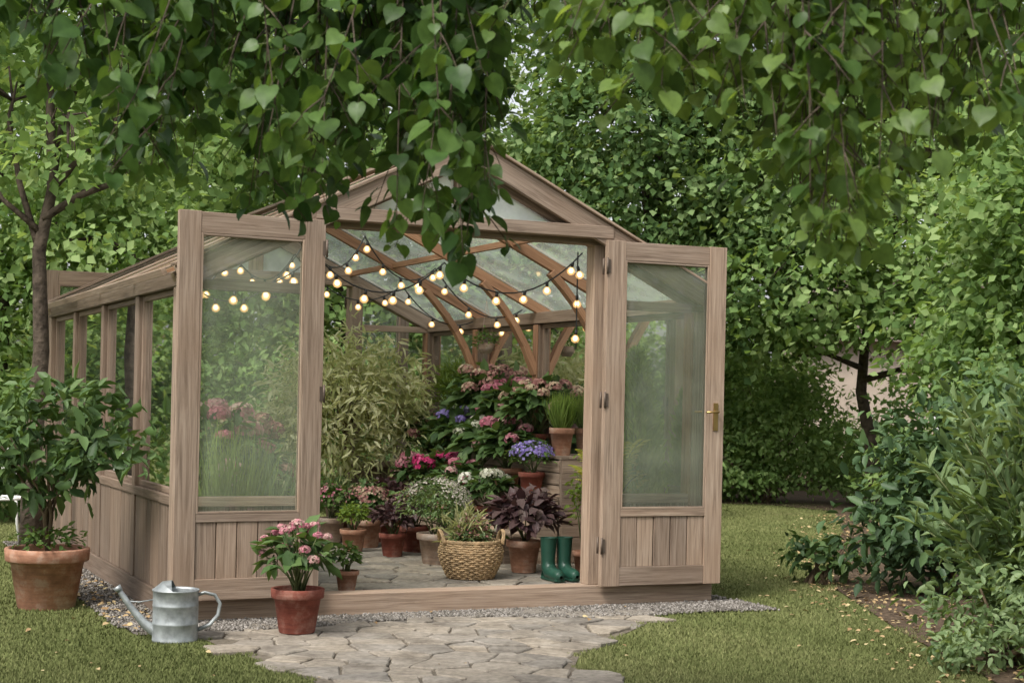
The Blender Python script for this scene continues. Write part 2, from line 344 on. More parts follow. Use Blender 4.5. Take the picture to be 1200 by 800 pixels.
# ------------------------------------------------------------------ greenhouse
ANG = math.atan2(.416, .909)
W_, L_ = 3.75, 5.2
GX, GY = -2.03, 9.53
GH = empty('timber_greenhouse', (GX, GY, 0), ANG)
ca, sa = math.cos(ANG), math.sin(ANG)
def LW(a, b, z=0): return (GX + ca * a - sa * b, GY + sa * a + ca * b, z)
RZ, SL = 3.07, .485
def roofz(x): return RZ - SL * abs(x - W_ / 2)
fr = MB(); fi = MB(); gl = MB(); gg = MB(); gs = MB(); fs = MB()
fr.box(-.03, W_ + .03, -.05, .12, 0, .15); fr.box(0, W_, L_ - .12, L_, 0, .15)
fs.box(0, .13, .122, L_ - .122, 0, .148); fs.box(W_ - .13, W_, .122, L_ - .122, 0, .148)
for x in (.062, W_ - .062):
    sgn = 1 if x < 1 else -1
    for i, y in enumerate((.065, 1.3, 2.6, 3.9, L_ - .065)):
        t = .125 if i in (0, 4) else .10
        (fr if i == 0 else fs).beam((x, y, .15), (x, y, 2.035), t, t, up=(0, 1, 0))
        fi.beam((x + sgn * (t / 2 + .008), y, .15), (x + sgn * (t / 2 + .008), y, 2.03), .015, t * .9, up=(0, 1, 0))
    fs.box(x - .065, x + .065, .002, L_ - .002, 2.04, 2.135)
    fs.box(x - .055, x + .06, .13, L_ - .13, .70, .76)
    xo = x - sgn * .03
    ys = [.13, 1.25, 1.35, 2.55, 2.65, 3.85, 3.95, L_ - .13]
    for k in range(0, 8, 2):
        y = ys[k]; n = 9; w = (ys[k + 1] - y) / n
        for j in range(n): fs.box(xo - .012 + U(-.002, .002), xo + .012 + U(-.002, .002), y + j * w + .002, y + (j + 1) * w - .002, .15, .70)
        a, b = ys[k], ys[k + 1]
        for (p, q) in (((a, a + .035)), ((b - .035, b))): fs.box(x - .02, x + .02, p, q, .76, 2.035)
        fs.box(x - .02, x + .02, a + .036, b - .036, .76, .80); fs.box(x - .02, x + .02, a + .036, b - .036, 2.0, 2.035)
        gs.poly([(x, a + .03, .79), (x, b - .03, .79), (x, b - .03, 2.01), (x, a + .03, 2.01)])
def gable(y, s):
    yc = y - s * .065
    for x in (.865, W_ - .865):
        fr.beam((x, yc, .15), (x, yc, 2.455), .11, .12, up=(0, 1, 0))
    fr.box(.86, W_ - .86, yc - .055, yc + .055, 2.458, 2.56)
    fr.box(.83, W_ - .83, min(y - s * .0, y + s * .095), max(y - s * .0, y + s * .095), 2.49, 2.575)
    fr.beam((W_ / 2, yc, 2.56), (W_ / 2, yc, 2.97), .13, .10, up=(0, 1, 0))
    for sg in (-1, 1):
        ex = W_ / 2 + sg * (W_ / 2 + .04)
        upv = Vector((sg * SL, 0, 1)).normalized()
        def pt(x, off, yy): return Vector((x, yy, roofz(x))) + upv * off
        fr.beam(pt(W_ / 2, -.085, yc), pt(ex, -.085, yc), .09, .12, up=upv)
        fr.beam(pt(W_ / 2, -.06, y + s * .07), pt(ex, -.06, y + s * .07), .035, .14, up=upv)
        fr.beam(pt(W_ / 2, .022, y + s * .06), pt(ex, .022, y + s * .06), .11, .02, up=upv)
        x0, x1 = (.125, .81) if sg < 0 else (W_ - .81, W_ - .125)
        n = 6; w = (x1 - x0) / n
        for j in range(n): fr.box(x0 + j * w + .002, x0 + (j + 1) * w - .002, yc - .012, yc + .012, .15, .70)
        fr.box(x0, x1, yc - .05, yc + .05, .70, .76)
        fr.box(x0, x1, yc - .035, yc + .035, 2.03, 2.09)
        gl.poly([(x0, yc, .76), (x1, yc, .76), (x1, yc, 2.03), (x0, yc, 2.03)])
        xa = W_ / 2 + sg * .06; xb = W_ / 2 + sg * .78
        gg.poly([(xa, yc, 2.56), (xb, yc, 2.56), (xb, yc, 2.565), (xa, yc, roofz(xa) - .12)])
gable(0, -1); gable(L_, 1)
fi.box(W_ / 2 - .025, W_ / 2 + .025, .12, L_ - .12, 2.90, 3.01)
rg = MB()
for sg in (-1, 1):
    upv = Vector((sg * SL, 0, 1)).normalized()
    def pt(x, off, yy): return Vector((x, yy, roofz(x))) + upv * off
    ex = W_ / 2 + sg * (W_ / 2 + .02); eo = W_ / 2 + sg * (W_ / 2 + .09)
    for i in (2, 4, 6):
        y = .65 * i
        fi.beam(pt(W_ / 2 + sg * .03, -.04, y), pt(ex, -.04, y), .05, .08, up=upv)
        xx = W_ / 2 + sg * (W_ / 2 - .12); xi = W_ / 2 + sg * (W_ / 2 - .62)
        pts = []
        for t in np.linspace(0, 1, 6):
            x = xx + (xi - xx) * t; z = 1.62 + (roofz(xi) - .10 - 1.62) * (t ** .8)
            pts.append((x, y, z + .04 * math.sin(t * math.pi)))
        for p, q in zip(pts[:-1], pts[1:]):
            d = (Vector(q) - Vector(p)).normalized() * .008
            fi.beam(Vector(p) - d, Vector(q) + d, .055, .075, up=(0, 1, 0))
    for i in (0, 2, 4, 6, 8):
        y = .65 * i
        fr.beam(pt(W_ / 2 + sg * .02, .016, y + .001), pt(eo, .016, y + .001), .03, .012, up=upv)
    x = W_ / 2 + sg * W_ / 4; c = pt(x, -.045, 0)
    fi.beam((x, .1, c.z), (x, L_ - .1, c.z), .035, .045)
    for fx in (.02, .34, .67):
        a = W_ / 2 + sg * (W_ / 2 + .09) * fx; b = W_ / 2 + sg * (W_ / 2 + .09) * (fx + .33)
        rg.poly([pt(a, .006, -.06), pt(b, .006, -.06), pt(b, .006, L_ + .06), pt(a, .006, L_ + .06)])
    fr.beam(pt(eo, .0, -.02), pt(eo, .0, L_ + .02), .03, .05, up=upv)
fr.box(W_ / 2 - .05, W_ / 2 + .05, -.09, L_ + .09, RZ + .02, RZ + .045)
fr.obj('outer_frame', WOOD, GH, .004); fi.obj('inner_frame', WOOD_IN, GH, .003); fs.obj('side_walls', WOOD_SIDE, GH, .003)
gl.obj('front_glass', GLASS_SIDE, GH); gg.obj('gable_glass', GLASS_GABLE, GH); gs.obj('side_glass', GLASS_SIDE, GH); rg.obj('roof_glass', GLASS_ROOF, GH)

def door(name, loc, rotz, handle):
    e = empty(name, loc, rotz); e.parent = GH
    m = MB(); w, H = .925, 2.33; st = .135; t = .05
    m.beam((st / 2, 0, 0), (st / 2, 0, H), st, t, up=(0, 1, 0)); m.beam((w - st / 2, 0, 0), (w - st / 2, 0, H), st, t, up=(0, 1, 0))
    m.box(st, w - st, -t / 2 + .002, t / 2 - .002, H - .13, H - .002)
    m.box(st, w - st, -t / 2 + .002, t / 2 - .002, .002, .13)
    m.box(st, w - st, -t / 2 + .002, t / 2 - .002, .47, .52)
    n = 5; pw = (w - 2 * st) / n
    for j in range(n): m.box(st + j * pw + .003, st + (j + 1) * pw - .003, -.012 + U(-.002, .002), .014 + U(-.002, .002), .13, .47)
    x0, x1, z0, z1 = st, w - st, .52, H - .13
    for y in (-.018, .018):
        m.box(x0, x0 + .014, y - .005, y + .005, z0, z1); m.box(x1 - .014, x1, y - .005, y + .005, z0, z1)
        m.box(x0 + .014, x1 - .014, y - .005, y + .005, z0, z0 + .014); m.box(x0 + .014, x1 - .014, y - .005, y + .005, z1 - .014, z1)
    m.obj('leaf_frame', WOOD, e, .003)
    g = MB(); g.poly([(x0, 0, z0), (x1, 0, z0), (x1, 0, z1), (x0, 0, z1)]); g.obj('leaf_glass', GLASS, e)
    h = MB()
    for z in (.22, 1.2, 2.1):
        h.tube([(-.006, -.03, z), (-.006, -.03, z + .11)], .008, 8); h.box(-.002, .02, -.03, -.026, z + .01, z + .10)
        h.tube([(-.006, .03, z), (-.006, .03, z + .11)], .008, 8); h.box(-.002, .02, .026, .03, z + .01, z + .10)
    h.obj('hinges', IRON, e)
    if handle:
        k = MB()
        for sy in (-1, 1):
            y = sy * .03
            k.box(w - .085, w - .05, y - .004, y + .004, 1.06, 1.25)
            k.tube([(w - .067, y, 1.19), (w - .067, y + sy * .04, 1.19), (w - .075, y + sy * .05, 1.19), (w - .17, y + sy * .05, 1.185)], [.009, .008, .009, .007], 8)
        k.obj('handle', BRASS, e)
    return e
door('door_leaf', (.885, -.095, .15), math.pi + math.radians(3.5), False)
door('door_leaf.001', (W_ - .885, -.10, .15), -math.radians(1.0), True)
door('door_leaf.002', (.885, L_ + .11, .15), math.pi - math.radians(3), False)
door('door_leaf.003', (W_ - .885, L_ + .11, .15), math.radians(30), True)

m, nt, b, out = new_mat('lit_filament')
b.inputs['Base Color'].default_value = (1, .8, .5, 1); b.inputs['Emission Color'].default_value = (1, .70, .34, 1); b.inputs['Emission Strength'].default_value = 5
BULB = m; BULB.cycles.emission_sampling = 'NONE'
m, nt, b, out = new_mat('bulb_glow_glass'); nt.nodes.remove(b)  # bulb envelope with the glow around the core painted on as emission
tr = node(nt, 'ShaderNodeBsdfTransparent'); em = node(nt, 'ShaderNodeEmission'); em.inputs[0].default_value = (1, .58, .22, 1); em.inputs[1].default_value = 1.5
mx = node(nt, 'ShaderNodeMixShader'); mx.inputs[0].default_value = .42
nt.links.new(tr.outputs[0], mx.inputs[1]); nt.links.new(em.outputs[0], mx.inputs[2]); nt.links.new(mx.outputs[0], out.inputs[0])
BULB_GLOW = m; BULB_GLOW.cycles.emission_sampling = 'NONE'
SLT = empty('string_lights', (0, 0, 0)); SLT.parent = GH
cab = MB(); bul = MB(); soc = MB(); glow_shell = MB()
def strand(anchors, sag, spacing=.21):
    pts = []
    for (p, q), sg in zip(zip(anchors[:-1], anchors[1:]), sag):
        p = Vector(p); q = Vector(q)
        for t in np.linspace(0, 1, 15)[:-1]: pts.append(p.lerp(q, t) + Vector((0, 0, -4 * sg * t * (1 - t))))
    pts.append(Vector(anchors[-1])); cab.tube(pts, .0055, 5)
    acc = 0.1
    for p, q in zip(pts[:-1], pts[1:]):
        l = (q - p).length
        while acc < l:
            c = p.lerp(q, acc / l); acc += spacing * U(.8, 1.2); d = Vector((U(-.25, .25), U(-.25, .25), -1)).normalized()
            soc.tube([c, c + d * .035], .011, 7)
            q0 = c + d * .034
            bul.tube([q0 + d * k for k in (.006, .014, .026, .037, .042)], [.006, .014, .018, .014, .005], 8)
            glow_shell.tube([q0 + d * k for k in (0, .012, .028, .046, .055)], [.011, .022, .030, .024, .008], 10)
        acc -= l
strand([(2.86, .25, 2.42), (1.85, .30, 2.30), (.95, .3, 2.30), (.15, .35, 2.1)], [.24, .22, .14])
strand([(.2, .9, 2.18), (1.2, 1.3, 2.50), (1.875, 2.0, 2.62), (2.7, 2.6, 2.46), (3.5, 2.6, 2.15)], [.3, .22, .2, .2], .24)
strand([(.2, 2.5, 2.15), (1.0, 2.6, 2.5), (1.8, 3.6, 2.6), (2.9, 3.9, 2.4), (3.6, 3.9, 2.1)], [.25, .22, .25, .15], .28)
strand([(2.80, .2, 2.42), (2.80, .2, 1.75)], [0], .22)
cab.obj('cable', BLACK, SLT); soc.obj('sockets', BLACK, SLT); bul.obj('filaments', BULB, SLT); glow_shell.obj('bulb_glow_shells', BULB_GLOW, SLT)

# ------------------------------------------------------------------ stone paving
m, nt, b, out = new_mat('flagstone')
tc = node(nt, 'ShaderNodeTexCoord'); n1 = noise(nt, 3.5, 8, tc.outputs['Object'], .65); n2 = noise(nt, 28, 5, tc.outputs['Object'], .6)
r = ramp(nt, [(.3, (.165, .142, .116)), (.5, (.27, .24, .20)), (.72, (.37, .335, .29))], n1.outputs[0])
a = attr(nt, 'rnd'); ra = ramp(nt, [(0, (.76, .77, .79)), (.6, (1, .98, .95)), (1, (1.12, 1.08, 1.02))], a.outputs['Fac'])
r2 = ramp(nt, [(.3, (.72, .72, .72)), (.6, (1.05, 1.05, 1.05))], n2.outputs[0])
c = mixc(nt, r.outputs[0], ra.outputs[0], 1.0, 'MULTIPLY'); c = mixc(nt, c, r2.outputs[0], 1.0, 'MULTIPLY')
nt.links.new(c, b.inputs['Base Color']); b.inputs['Roughness'].default_value = .85; b.inputs['Specular IOR Level'].default_value = .25
bump(nt, n2.outputs[0], .6, .006, b); STONE = m
MORTAR = simple('joint_soil', (.15, .128, .10), .95, spec=.1, var=.4, nscale=40, bumps=.6, bdist=.006)

def inpoly(x, y, poly):
    x = np.asarray(x, float); y = np.asarray(y, float); ins = np.zeros(x.shape, bool); j = len(poly) - 1
    for i in range(len(poly)):
        xi, yi = poly[i]; xj, yj = poly[j]
        c = ((yi > y) != (yj > y)) & (x < (xj - xi) * (y - yi) / (yj - yi + 1e-12) + xi)
        ins ^= c; j = i
    return ins
def voronoi(x0, x1, y0, y1, s, seed=3):
    R = random.Random(seed); nx = int((x1 - x0) / s) + 3; ny = int((y1 - y0) / s) + 3
    S = {}
    for i in range(nx):
        for j in range(ny): S[i, j] = (x0 + (i - 1 + R.uniform(.02, .98)) * s, y0 + (j - 1 + R.uniform(.02, .98)) * s)
    cells = []
    for (i, j), (sx, sy) in S.items():
        P = [(sx - 2 * s, sy - 2 * s), (sx + 2 * s, sy - 2 * s), (sx + 2 * s, sy + 2 * s), (sx - 2 * s, sy + 2 * s)]
        for di in range(-2, 3):
            for dj in range(-2, 3):
                if (di or dj) and (i + di, j + dj) in S:
                    qx, qy = S[i + di, j + dj]; mx, my = (sx + qx) / 2, (sy + qy) / 2; nx_, ny_ = qx - sx, qy - sy
                    Q = []
                    for k in range(len(P)):
                        a, b = P[k], P[(k + 1) % len(P)]
                        da = (a[0] - mx) * nx_ + (a[1] - my) * ny_; db = (b[0] - mx) * nx_ + (b[1] - my) * ny_
                        if da <= 0: Q.append(a)
                        if da * db < 0:
                            t = da / (da - db); Q.append((a[0] + (b[0] - a[0]) * t, a[1] + (b[1] - a[1]) * t))
                    P = Q
                    if not P: break
            if not P: break
        if len(P) >= 3: cells.append(((sx, sy), P))
    return cells
def paving(mb, cells, ztop, test, gap=.008, thick=.03, R=random.Random(5), clamp=None):
    for (sx, sy), P in cells:
        cx = sum(p[0] for p in P) / len(P); cy = sum(p[1] for p in P) / len(P)
        if not test(cx, cy): continue
        Q = []
        for k in range(len(P)):
            a, b = P[k], P[(k + 1) % len(P)]; l = math.hypot(b[0] - a[0], b[1] - a[1]); n = max(1, int(l / .07))
            for t in range(n): Q.append((a[0] + (b[0] - a[0]) * t / n + (R.uniform(-.006, .006)), a[1] + (b[1] - a[1]) * t / n + R.uniform(-.006, .006)))
        if clamp:
            Q = [(min(max(x, clamp[0]), clamp[1]), min(max(y, clamp[2]), clamp[3])) for x, y in Q]
        def shr(d):
            o = []
            for x, y in Q:
                l = math.hypot(x - cx, y - cy) + 1e-6; k = max(0, 1 - d / l); o.append((cx + (x - cx) * k, cy + (y - cy) * k))
            return o
        z = ztop + R.uniform(-.006, .006); tx, ty = R.uniform(-.012, .012), R.uniform(-.012, .012)
        r1 = [(x, y, ztop - thick) for x, y in shr(gap)]
        r2 = [(x, y, z - .006 + (x - cx) * tx + (y - cy) * ty) for x, y in shr(gap)]
        r3 = [(x, y, z + (x - cx) * tx + (y - cy) * ty) for x, y in shr(gap + .008)]
        mb.rings([r1, r2, r3], 0, False, r=R.random())
path = [(-1.9, 9.25), (-1.55, 8.65), (-1.2, 8.1), (-.92, 7.66), (-.72, 7.0), (-.6, 5.2), (-.5, 2.5), (1.6, 2.5), (1.35, 5.2), (.95, 7), (.56, 7.84), (.36, 8.3), (.40, 8.65), (.62, 9.25), (.88, 9.95), (.95, 10.75)]
cells = voronoi(-2.5, 2, 2.5, 11, .235)
def in_gh(x, y, m=0):
    dx, dy = x - GX, y - GY; a_ = dx * ca + dy * sa; b_ = -dx * sa + dy * ca
    return (a_ > -m) & (a_ < W_ + m) & (b_ > -m) & (b_ < L_ + m)
pv = MB(); paving(pv, cells, .018, lambda x, y: inpoly([x], [y], path)[0] and not in_gh(x, y, .2))
PTH = empty('stone_path'); pv.obj('flagstones', STONE, PTH)
jb = MB(); jb.poly([(x, y, .004) for x, y in path]); jb.obj('joints', MORTAR, PTH)
FL = MB(); cl = voronoi(0, W_, 0, L_ + .4, .28, 9)
paving(FL, cl, .10, lambda x, y: .14 < x < W_ - .14 and .14 < y < L_ - .14, gap=.007, clamp=(.14, W_ - .14, .13, L_ - .13))
FLO = empty('greenhouse_floor', (0, 0, 0)); FLO.parent = GH; FL.obj('floor_flagstones', STONE, FLO)
fb = MB(); fb.poly([(.13, .12, .084), (W_ - .13, .12, .084), (W_ - .13, L_ - .12, .084), (.13, L_ - .12, .084)]); fb.obj('floor_bed', MORTAR, FLO)

# ------------------------------------------------------------------ ground
m, nt, b, out = new_mat('lawn')
tc = node(nt, 'ShaderNodeTexCoord'); n1 = noise(nt, .7, 5, tc.outputs['Object'], .6); n2 = noise(nt, 90, 3, tc.outputs['Object'], .7)
r = ramp(nt, [(.35, (.11, .128, .045)), (.6, (.155, .168, .065)), (.75, (.19, .18, .088))], n1.outputs[0])
r2 = ramp(nt, [(.3, (.6, .6, .55)), (.65, (1.15, 1.15, 1.1))], n2.outputs[0])
c = mixc(nt, r.outputs[0], r2.outputs[0], 1.0, 'MULTIPLY')
nt.links.new(c, b.inputs['Base Color']); b.inputs['Roughness'].default_value = .9; b.inputs['Specular IOR Level'].default_value = .1
bump(nt, n2.outputs[0], .5, .02, b)
LAWN = m
g = MB(); g.poly([(-120, -120, 0), (120, -120, 0), (120, 150, 0), (-120, 150, 0)]); g.obj('ground', LAWN)
bedY = [3, 7, 8.35, 9.7, 12.07, 15, 17.5, 20.9]; bedX = [2.5, 2.5, 2.5, 2.45, 2.5, 3.05, 3.7, 4.3]
BEDSOIL = simple('bed_soil', (.10, .072, .05), .95, spec=.1, var=.5, nscale=25, bumps=1, bdist=.02)
bed = MB()
pts = [(x, y, .008) for x, y in zip(bedX, bedY)] + [(3.6, 22.0, .008), (-8, 22.5, .008), (-8, 60, .008), (30, 60, .008), (30, 3, .008)]
bed.poly(pts); bed.obj('garden_bed', BEDSOIL)
gr = LV(); N = 300000
Y = 1 / (1 / 22.3 + (1 / 7.2 - 1 / 22.3) * rng.random(N)); X = (rng.random(N) * 2 - 1) * .40 * Y
dx, dy = X - GX, Y - GY; A = dx * ca + dy * sa; Bq = -dx * sa + dy * ca
edge = .05 * np.sin(A * 9) + .04 * np.sin(A * 23 + 1)
keep = ~((A > -.35 - edge) & (A < W_ + .22 + edge) & (Bq > -.42 - edge * 1.2) & (Bq < L_ + .3))
px = X + .05 * np.sin(Y * 11) + .03 * np.sin(Y * 31 + X * 9); keep &= ~inpoly(px, Y, path)
keep &= (X + .12 * np.sin(Y * 5) + .05 * np.sin(Y * 17)) < np.interp(Y, bedY, bedX)
X, Y = X[keep], Y[keep]; n = len(X)
P = np.stack([X, Y, np.zeros(n)], 1); D = nrm(np.stack([rng.normal(0, .45, n), rng.normal(0, .45, n), np.ones(n)], 1)); NN = nrm(np.stack([rng.normal(size=n), rng.normal(size=n), .1 * np.ones(n)], 1))
patch = .5 + .2 * np.sin(X * 1.3 + 1) * np.sin(Y * .9) + .12 * np.sin(X * 4 + Y * 3)
gr.add(T_BLADE, P, D, NN, .014 + .015 * rng.random(n), .004 + .0006 * Y, patch + rng.normal(0, .2, n))
gr.obj('lawn_grass', L_GRASS)
gv = LV(); n = 15000
A = rng.random(n) * (W_ + .55) - .3; wv = .36 + .1 * np.sin(A * 3) + .22 * np.clip((A - 2.2) / 1.5, 0, 1); Bq = -.04 - rng.random(n) * wv
n2_ = 5000; A2 = -.02 - rng.random(n2_) * .33; B2 = rng.random(n2_) * (L_ + .3) - .2
n3_ = 2500; A3 = W_ + .02 + rng.random(n3_) * .2; B3 = rng.random(n3_) * (L_) - .4
A = np.concatenate([A, A2, A3]); Bq = np.concatenate([Bq, B2, B3]); n = len(A)
P = np.stack([GX + ca * A - sa * Bq, GY + sa * A + ca * Bq, .008 + .012 * rng.random(n)], 1)
s_ = .012 + .018 * rng.random(n)
gv.add(T_OCT, P, rdir(n), rdir(n), s_, s_ * 1.0, rng.random(n))
GRAV = leaf_mat('gravel_stone', (.09, .08, .07), (.18, .165, .145), (.32, .295, .27), 0, .85, spec=.2, cheap=True)
gv.obj('gravel', GRAV)
gb = MB()
def quadL(a0, a1, b0, b1, z): gb.poly([LW(a0, b0, z), LW(a1, b0, z), LW(a1, b1, z), LW(a0, b1, z)])
quadL(-.3, W_ + .2, -.45, .02, .009); quadL(-.3, .02, .021, L_ + .2, .0085)
gb.obj('gravel_bed', simple('gravel_bed', (.13, .115, .10), .95, spec=.1, var=.4, nscale=80, bumps=.8, bdist=.01))
dl = LV()
def litter(n, fx, fy, z=.03):
    X, Y = fx(n), fy(n); P = np.stack([X, Y, z + .01 * rng.random(n)], 1)
    D = rng.normal(size=(n, 3)) * np.array([1, 1, .15]); NN = np.array([0, 0, 1.]) + rng.normal(size=(n, 3)) * .25
    L = .02 + .03 * rng.random(n); dl.add(T_OVA, P, D, NN, L, L * .7, rng.random(n))
litter(22, lambda n: -3.4 + rng.random(n) * 2, lambda n: 7.4 + rng.random(n) * 2.2, .02)
litter(14, lambda n: -1 + rng.random(n) * 2.2, lambda n: 7.2 + rng.random(n) * 3)
Yb = 8 + rng.random(900) * 12; Xb = np.interp(Yb, bedY, bedX) + rng.normal(.0, .25, 900)
litter(900, lambda n: Xb, lambda n: Yb, .02)
litter(35, lambda n: .8 + rng.random(n) * 2.0, lambda n: 7.6 + rng.random(n) * 13, .02)
litter(900, lambda n: 2.6 + rng.random(n) * 3, lambda n: 7 + rng.random(n) * 8, .012)
A = rng.random(220) * .35 - .4; Bq = rng.random(220) * 4.5 - .3
litter(220, lambda n: GX + ca * A - sa * Bq, lambda n: GY + sa * A + ca * Bq)
dl.obj('fallen_leaves', L_DRY)

# ------------------------------------------------------------------ pots & plants
def pot(e, R, H, mat, rim=True, z=0, name='pot'):
    m = MB(); b_ = R * .70
    prof = [(b_ * .96, 0), (b_, .008)]
    if rim: prof += [(R * .90, H * .78), (R * .99, H * .785), (R * 1.02, H * .80), (R * 1.04, H * .98), (R * 1.02, H), (R * .93, H), (R * .91, H * .97), (R * .88, H * .86)]
    else: prof += [(R * .86, H * .6), (R * .97, H * .95), (R, H * .965), (R, H), (R * .93, H), (R * .9, H * .86)]
    m.lathe(prof, 32, (0, 0, z), 0, caps=False)
    m.poly([(b_ * .96 * math.cos(-2 * math.pi * j / 32), b_ * .96 * math.sin(-2 * math.pi * j / 32), z + .001) for j in range(32)])
    m.poly([(R * .89 * math.cos(2 * math.pi * j / 32), R * .89 * math.sin(2 * math.pi * j / 32), z + H * .88) for j in range(32)], 1)
    return m.obj(name, [mat, SOIL], e)
def dome(lv, c, R, H, n, L, asp, T=T_OVA, mi=0, tone=.5, inner=.35, droop=.3, lo=-.25):
    d = rdir(n); d[:, 2] = np.where(d[:, 2] < lo, -d[:, 2], d[:, 2]); rr = inner + (1 - inner) * rng.random(n) ** .5
    lump = 1 + .16 * np.sin(np.arctan2(d[:, 1], d[:, 0]) * 3 + U(0, 6)) + .1 * np.sin(np.arctan2(d[:, 1], d[:, 0]) * 5 + d[:, 2] * 4 + U(0, 6)); rr = rr * lump
    P = np.array(c) + d * np.array([R, R, H]) * rr[:, None]
    D = nrm(d * np.array([1, 1, .5]) + rng.normal(size=(n, 3)) * .45 + np.array([0, 0, -droop]))
    NN = nrm(np.array([0, 0, 1.]) + d * .5 + rng.normal(size=(n, 3)) * .35)
    l = L * (.55 + .7 * rng.random(n))
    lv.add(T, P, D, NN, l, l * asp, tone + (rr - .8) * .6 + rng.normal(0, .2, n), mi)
def head(lv, c, R, mi, n=90, sq=.8):
    d = rdir(n); d[:, 2] = np.where(d[:, 2] < -.35, -d[:, 2], d[:, 2])
    P = np.array(c) + d * np.array([R, R, R * sq]) * (0.85 + .2 * rng.random(n))[:, None]
    D = np.cross(d, rdir(n)); s_ = R * .32 * (.7 + .5 * rng.random(n))
    t = rng.random() * .6 + .2
    lv.add(T_PET, P, D, nrm(d + rng.normal(size=(n, 3)) * .25), s_, s_, t + d[:, 2] * .2 + rng.normal(0, .2, n), mi)
def stems(e, base, tips, r=.006, mat=STEM, sides=5):
    m = MB()
    for t in tips:
        b_ = Vector(base) + Vector((U(-.03, .03), U(-.03, .03), 0)); t = Vector(t); mid = (b_ + t) / 2; mid.x = b_.x * .6 + t.x * .4; mid.y = b_.y * .6 + t.y * .4
        m.tube([b_, mid, t], [r, r * .8, r * .5], sides)
    m.obj('stems', mat, e)
def hydrangea(name, loc, R, H, pr, ph, potmat, flower, nheads=7, leafmat=L_HYD, n=260, headR=.065, L=.11, side=True):
    e = empty(name, loc); pot(e, pr, ph, potmat); lv = LV(); cz = ph + H * .45
    dome(lv, (0, 0, cz), R, H * .5, n, L, .62)
    fl = LV(); tips = []; ph0 = U(0, 6)
    for i in range(nheads):
        a = ph0 + 2 * math.pi * (i * .618) + U(-.4, .4); q = math.sqrt((i + .5) / nheads) * U(.75, .98)
        z = cz + H * .5 * math.sqrt(max(0, 1 - q * q)) + U(-.02, .06)
        p = (math.cos(a) * R * q, math.sin(a) * R * q, z); tips.append(p)
        head(fl, p, headR * U(.7, 1.2), 0, sq=U(.6, .85))
    if side:
        for i in range(max(2, nheads // 2)):
            a = ph0 + i * 2.1 + U(-.3, .3); p = (math.cos(a) * R * 1.02, math.sin(a) * R * 1.02, cz + U(-.02, .12)); tips.append(p); head(fl, p, headR * U(.8, 1.15), 0, sq=.8)
    for i in range(8): a = U(0, 6.28); tips.append((math.cos(a) * R * .7, math.sin(a) * R * .7, cz + U(-.1, .1)))
    stems(e, (0, 0, ph * .85), tips)
    lv.obj('leaves', leafmat, e); fl.obj('flower_heads', flower, e)
    return e
def bushy(name, loc, R, H, pr, ph, potmat, mat, n=500, L=.05, asp=.5, T=T_OVA, flower=None, nf=0, fs=.012, rim=True, inner=.3, droop=.3):
    e = empty(name, loc); pot(e, pr, ph, potmat, rim); lv = LV(); cz = ph + H * .46
    dome(lv, (0, 0, cz), R, H * .58, n, L, asp, T, inner=inner, droop=droop)
    tips = [(math.cos(a) * R * .7, math.sin(a) * R * .7, cz + U(0, H * .4)) for a in np.linspace(0, 6, 9)]
    stems(e, (0, 0, ph * .85), tips)
    lv.obj('leaves', mat, e)
    if flower:
        fl = LV(); cl_ = rng.integers(0, 26, nf); dd = nrm(rdir(26) * np.array([1, 1, .6]) + np.array([0, 0, .7]))
        d = nrm(dd[cl_] + rng.normal(size=(nf, 3)) * .16)
        P = np.array((0, 0, cz)) + d * np.array([R, R, H * .58]) * (1.0 + .1 * rng.random(nf))[:, None]
        fl.add(T_PET, P, np.cross(d, rdir(nf)), nrm(d + rng.normal(size=(nf, 3)) * .3), fs, fs, rng.random(nf)); fl.obj('flowers', flower, e)
    return e
def tuft(name, loc, R, H, pr, ph, potmat, mat, n=400, w=.008):
    e = empty(name, loc); lv = LV()
    if potmat: pot(e, pr, ph, potmat)
    a = rng.random(n) * 6.283; q = rng.random(n) ** .7
    P = np.stack([np.cos(a) * pr * .5 * q, np.sin(a) * pr * .5 * q, np.full(n, ph * .85)], 1)
    D = nrm(np.stack([np.cos(a) * q * R / H * 1.2, np.sin(a) * q * R / H * 1.2, np.ones(n)], 1) + rng.normal(size=(n, 3)) * .12)
    NN = nrm(np.stack([-np.cos(a), -np.sin(a), .6 * np.ones(n)], 1) * 1 + np.array([0, 0, .3]))
    NN = -NN; NN[:, 2] = np.abs(NN[:, 2])
    L = H * (.5 + .6 * rng.random(n)); lv.add(T_ARC, P, D, NN, L, w, rng.random(n)); lv.obj('blades', mat, e)
    return e
def G(a, b, z=.10): return LW(a, b, z)

e = empty('potted_shrub', (-2.95, 10.1, 0)); pot(e, .255, .385, TC_OR)
lv = LV(); cloud(lv, [(0.0, 0, 1.12, .40, .40, .24), (.32, -.05, .98, .30, .3, .16), (-.28, .05, 1.0, .30, .3, .22), (.1, 0, 1.32, .32, .3, .14), (.45, 0, 1.2, .22, .2, .12), (-.1, 0, .82, .28, .25, .12)], 105, 9, .08, .11, .46, T_OVA, shell=.3, tone=.5)
lv.obj('crown_leaves', L_HYD, e)
lv = LV(); dome(lv, (0, 0, .41), .23, .11, 210, .05, .6); lv.obj('underplanting', L_MID, e)
m = MB()
for i in range(9):
    a = i * .7; q = U(.15, .4)
    m.tube([(0, 0, .33), (U(-.03, .03), U(-.03, .03), .6), (math.cos(a) * q * .5, math.sin(a) * q * .5, .86), (math.cos(a) * q, math.sin(a) * q, 1.1 + U(-.1, .15))], [.014, .011, .008, .004], 6)
m.obj('branches', STEM_BR, e)

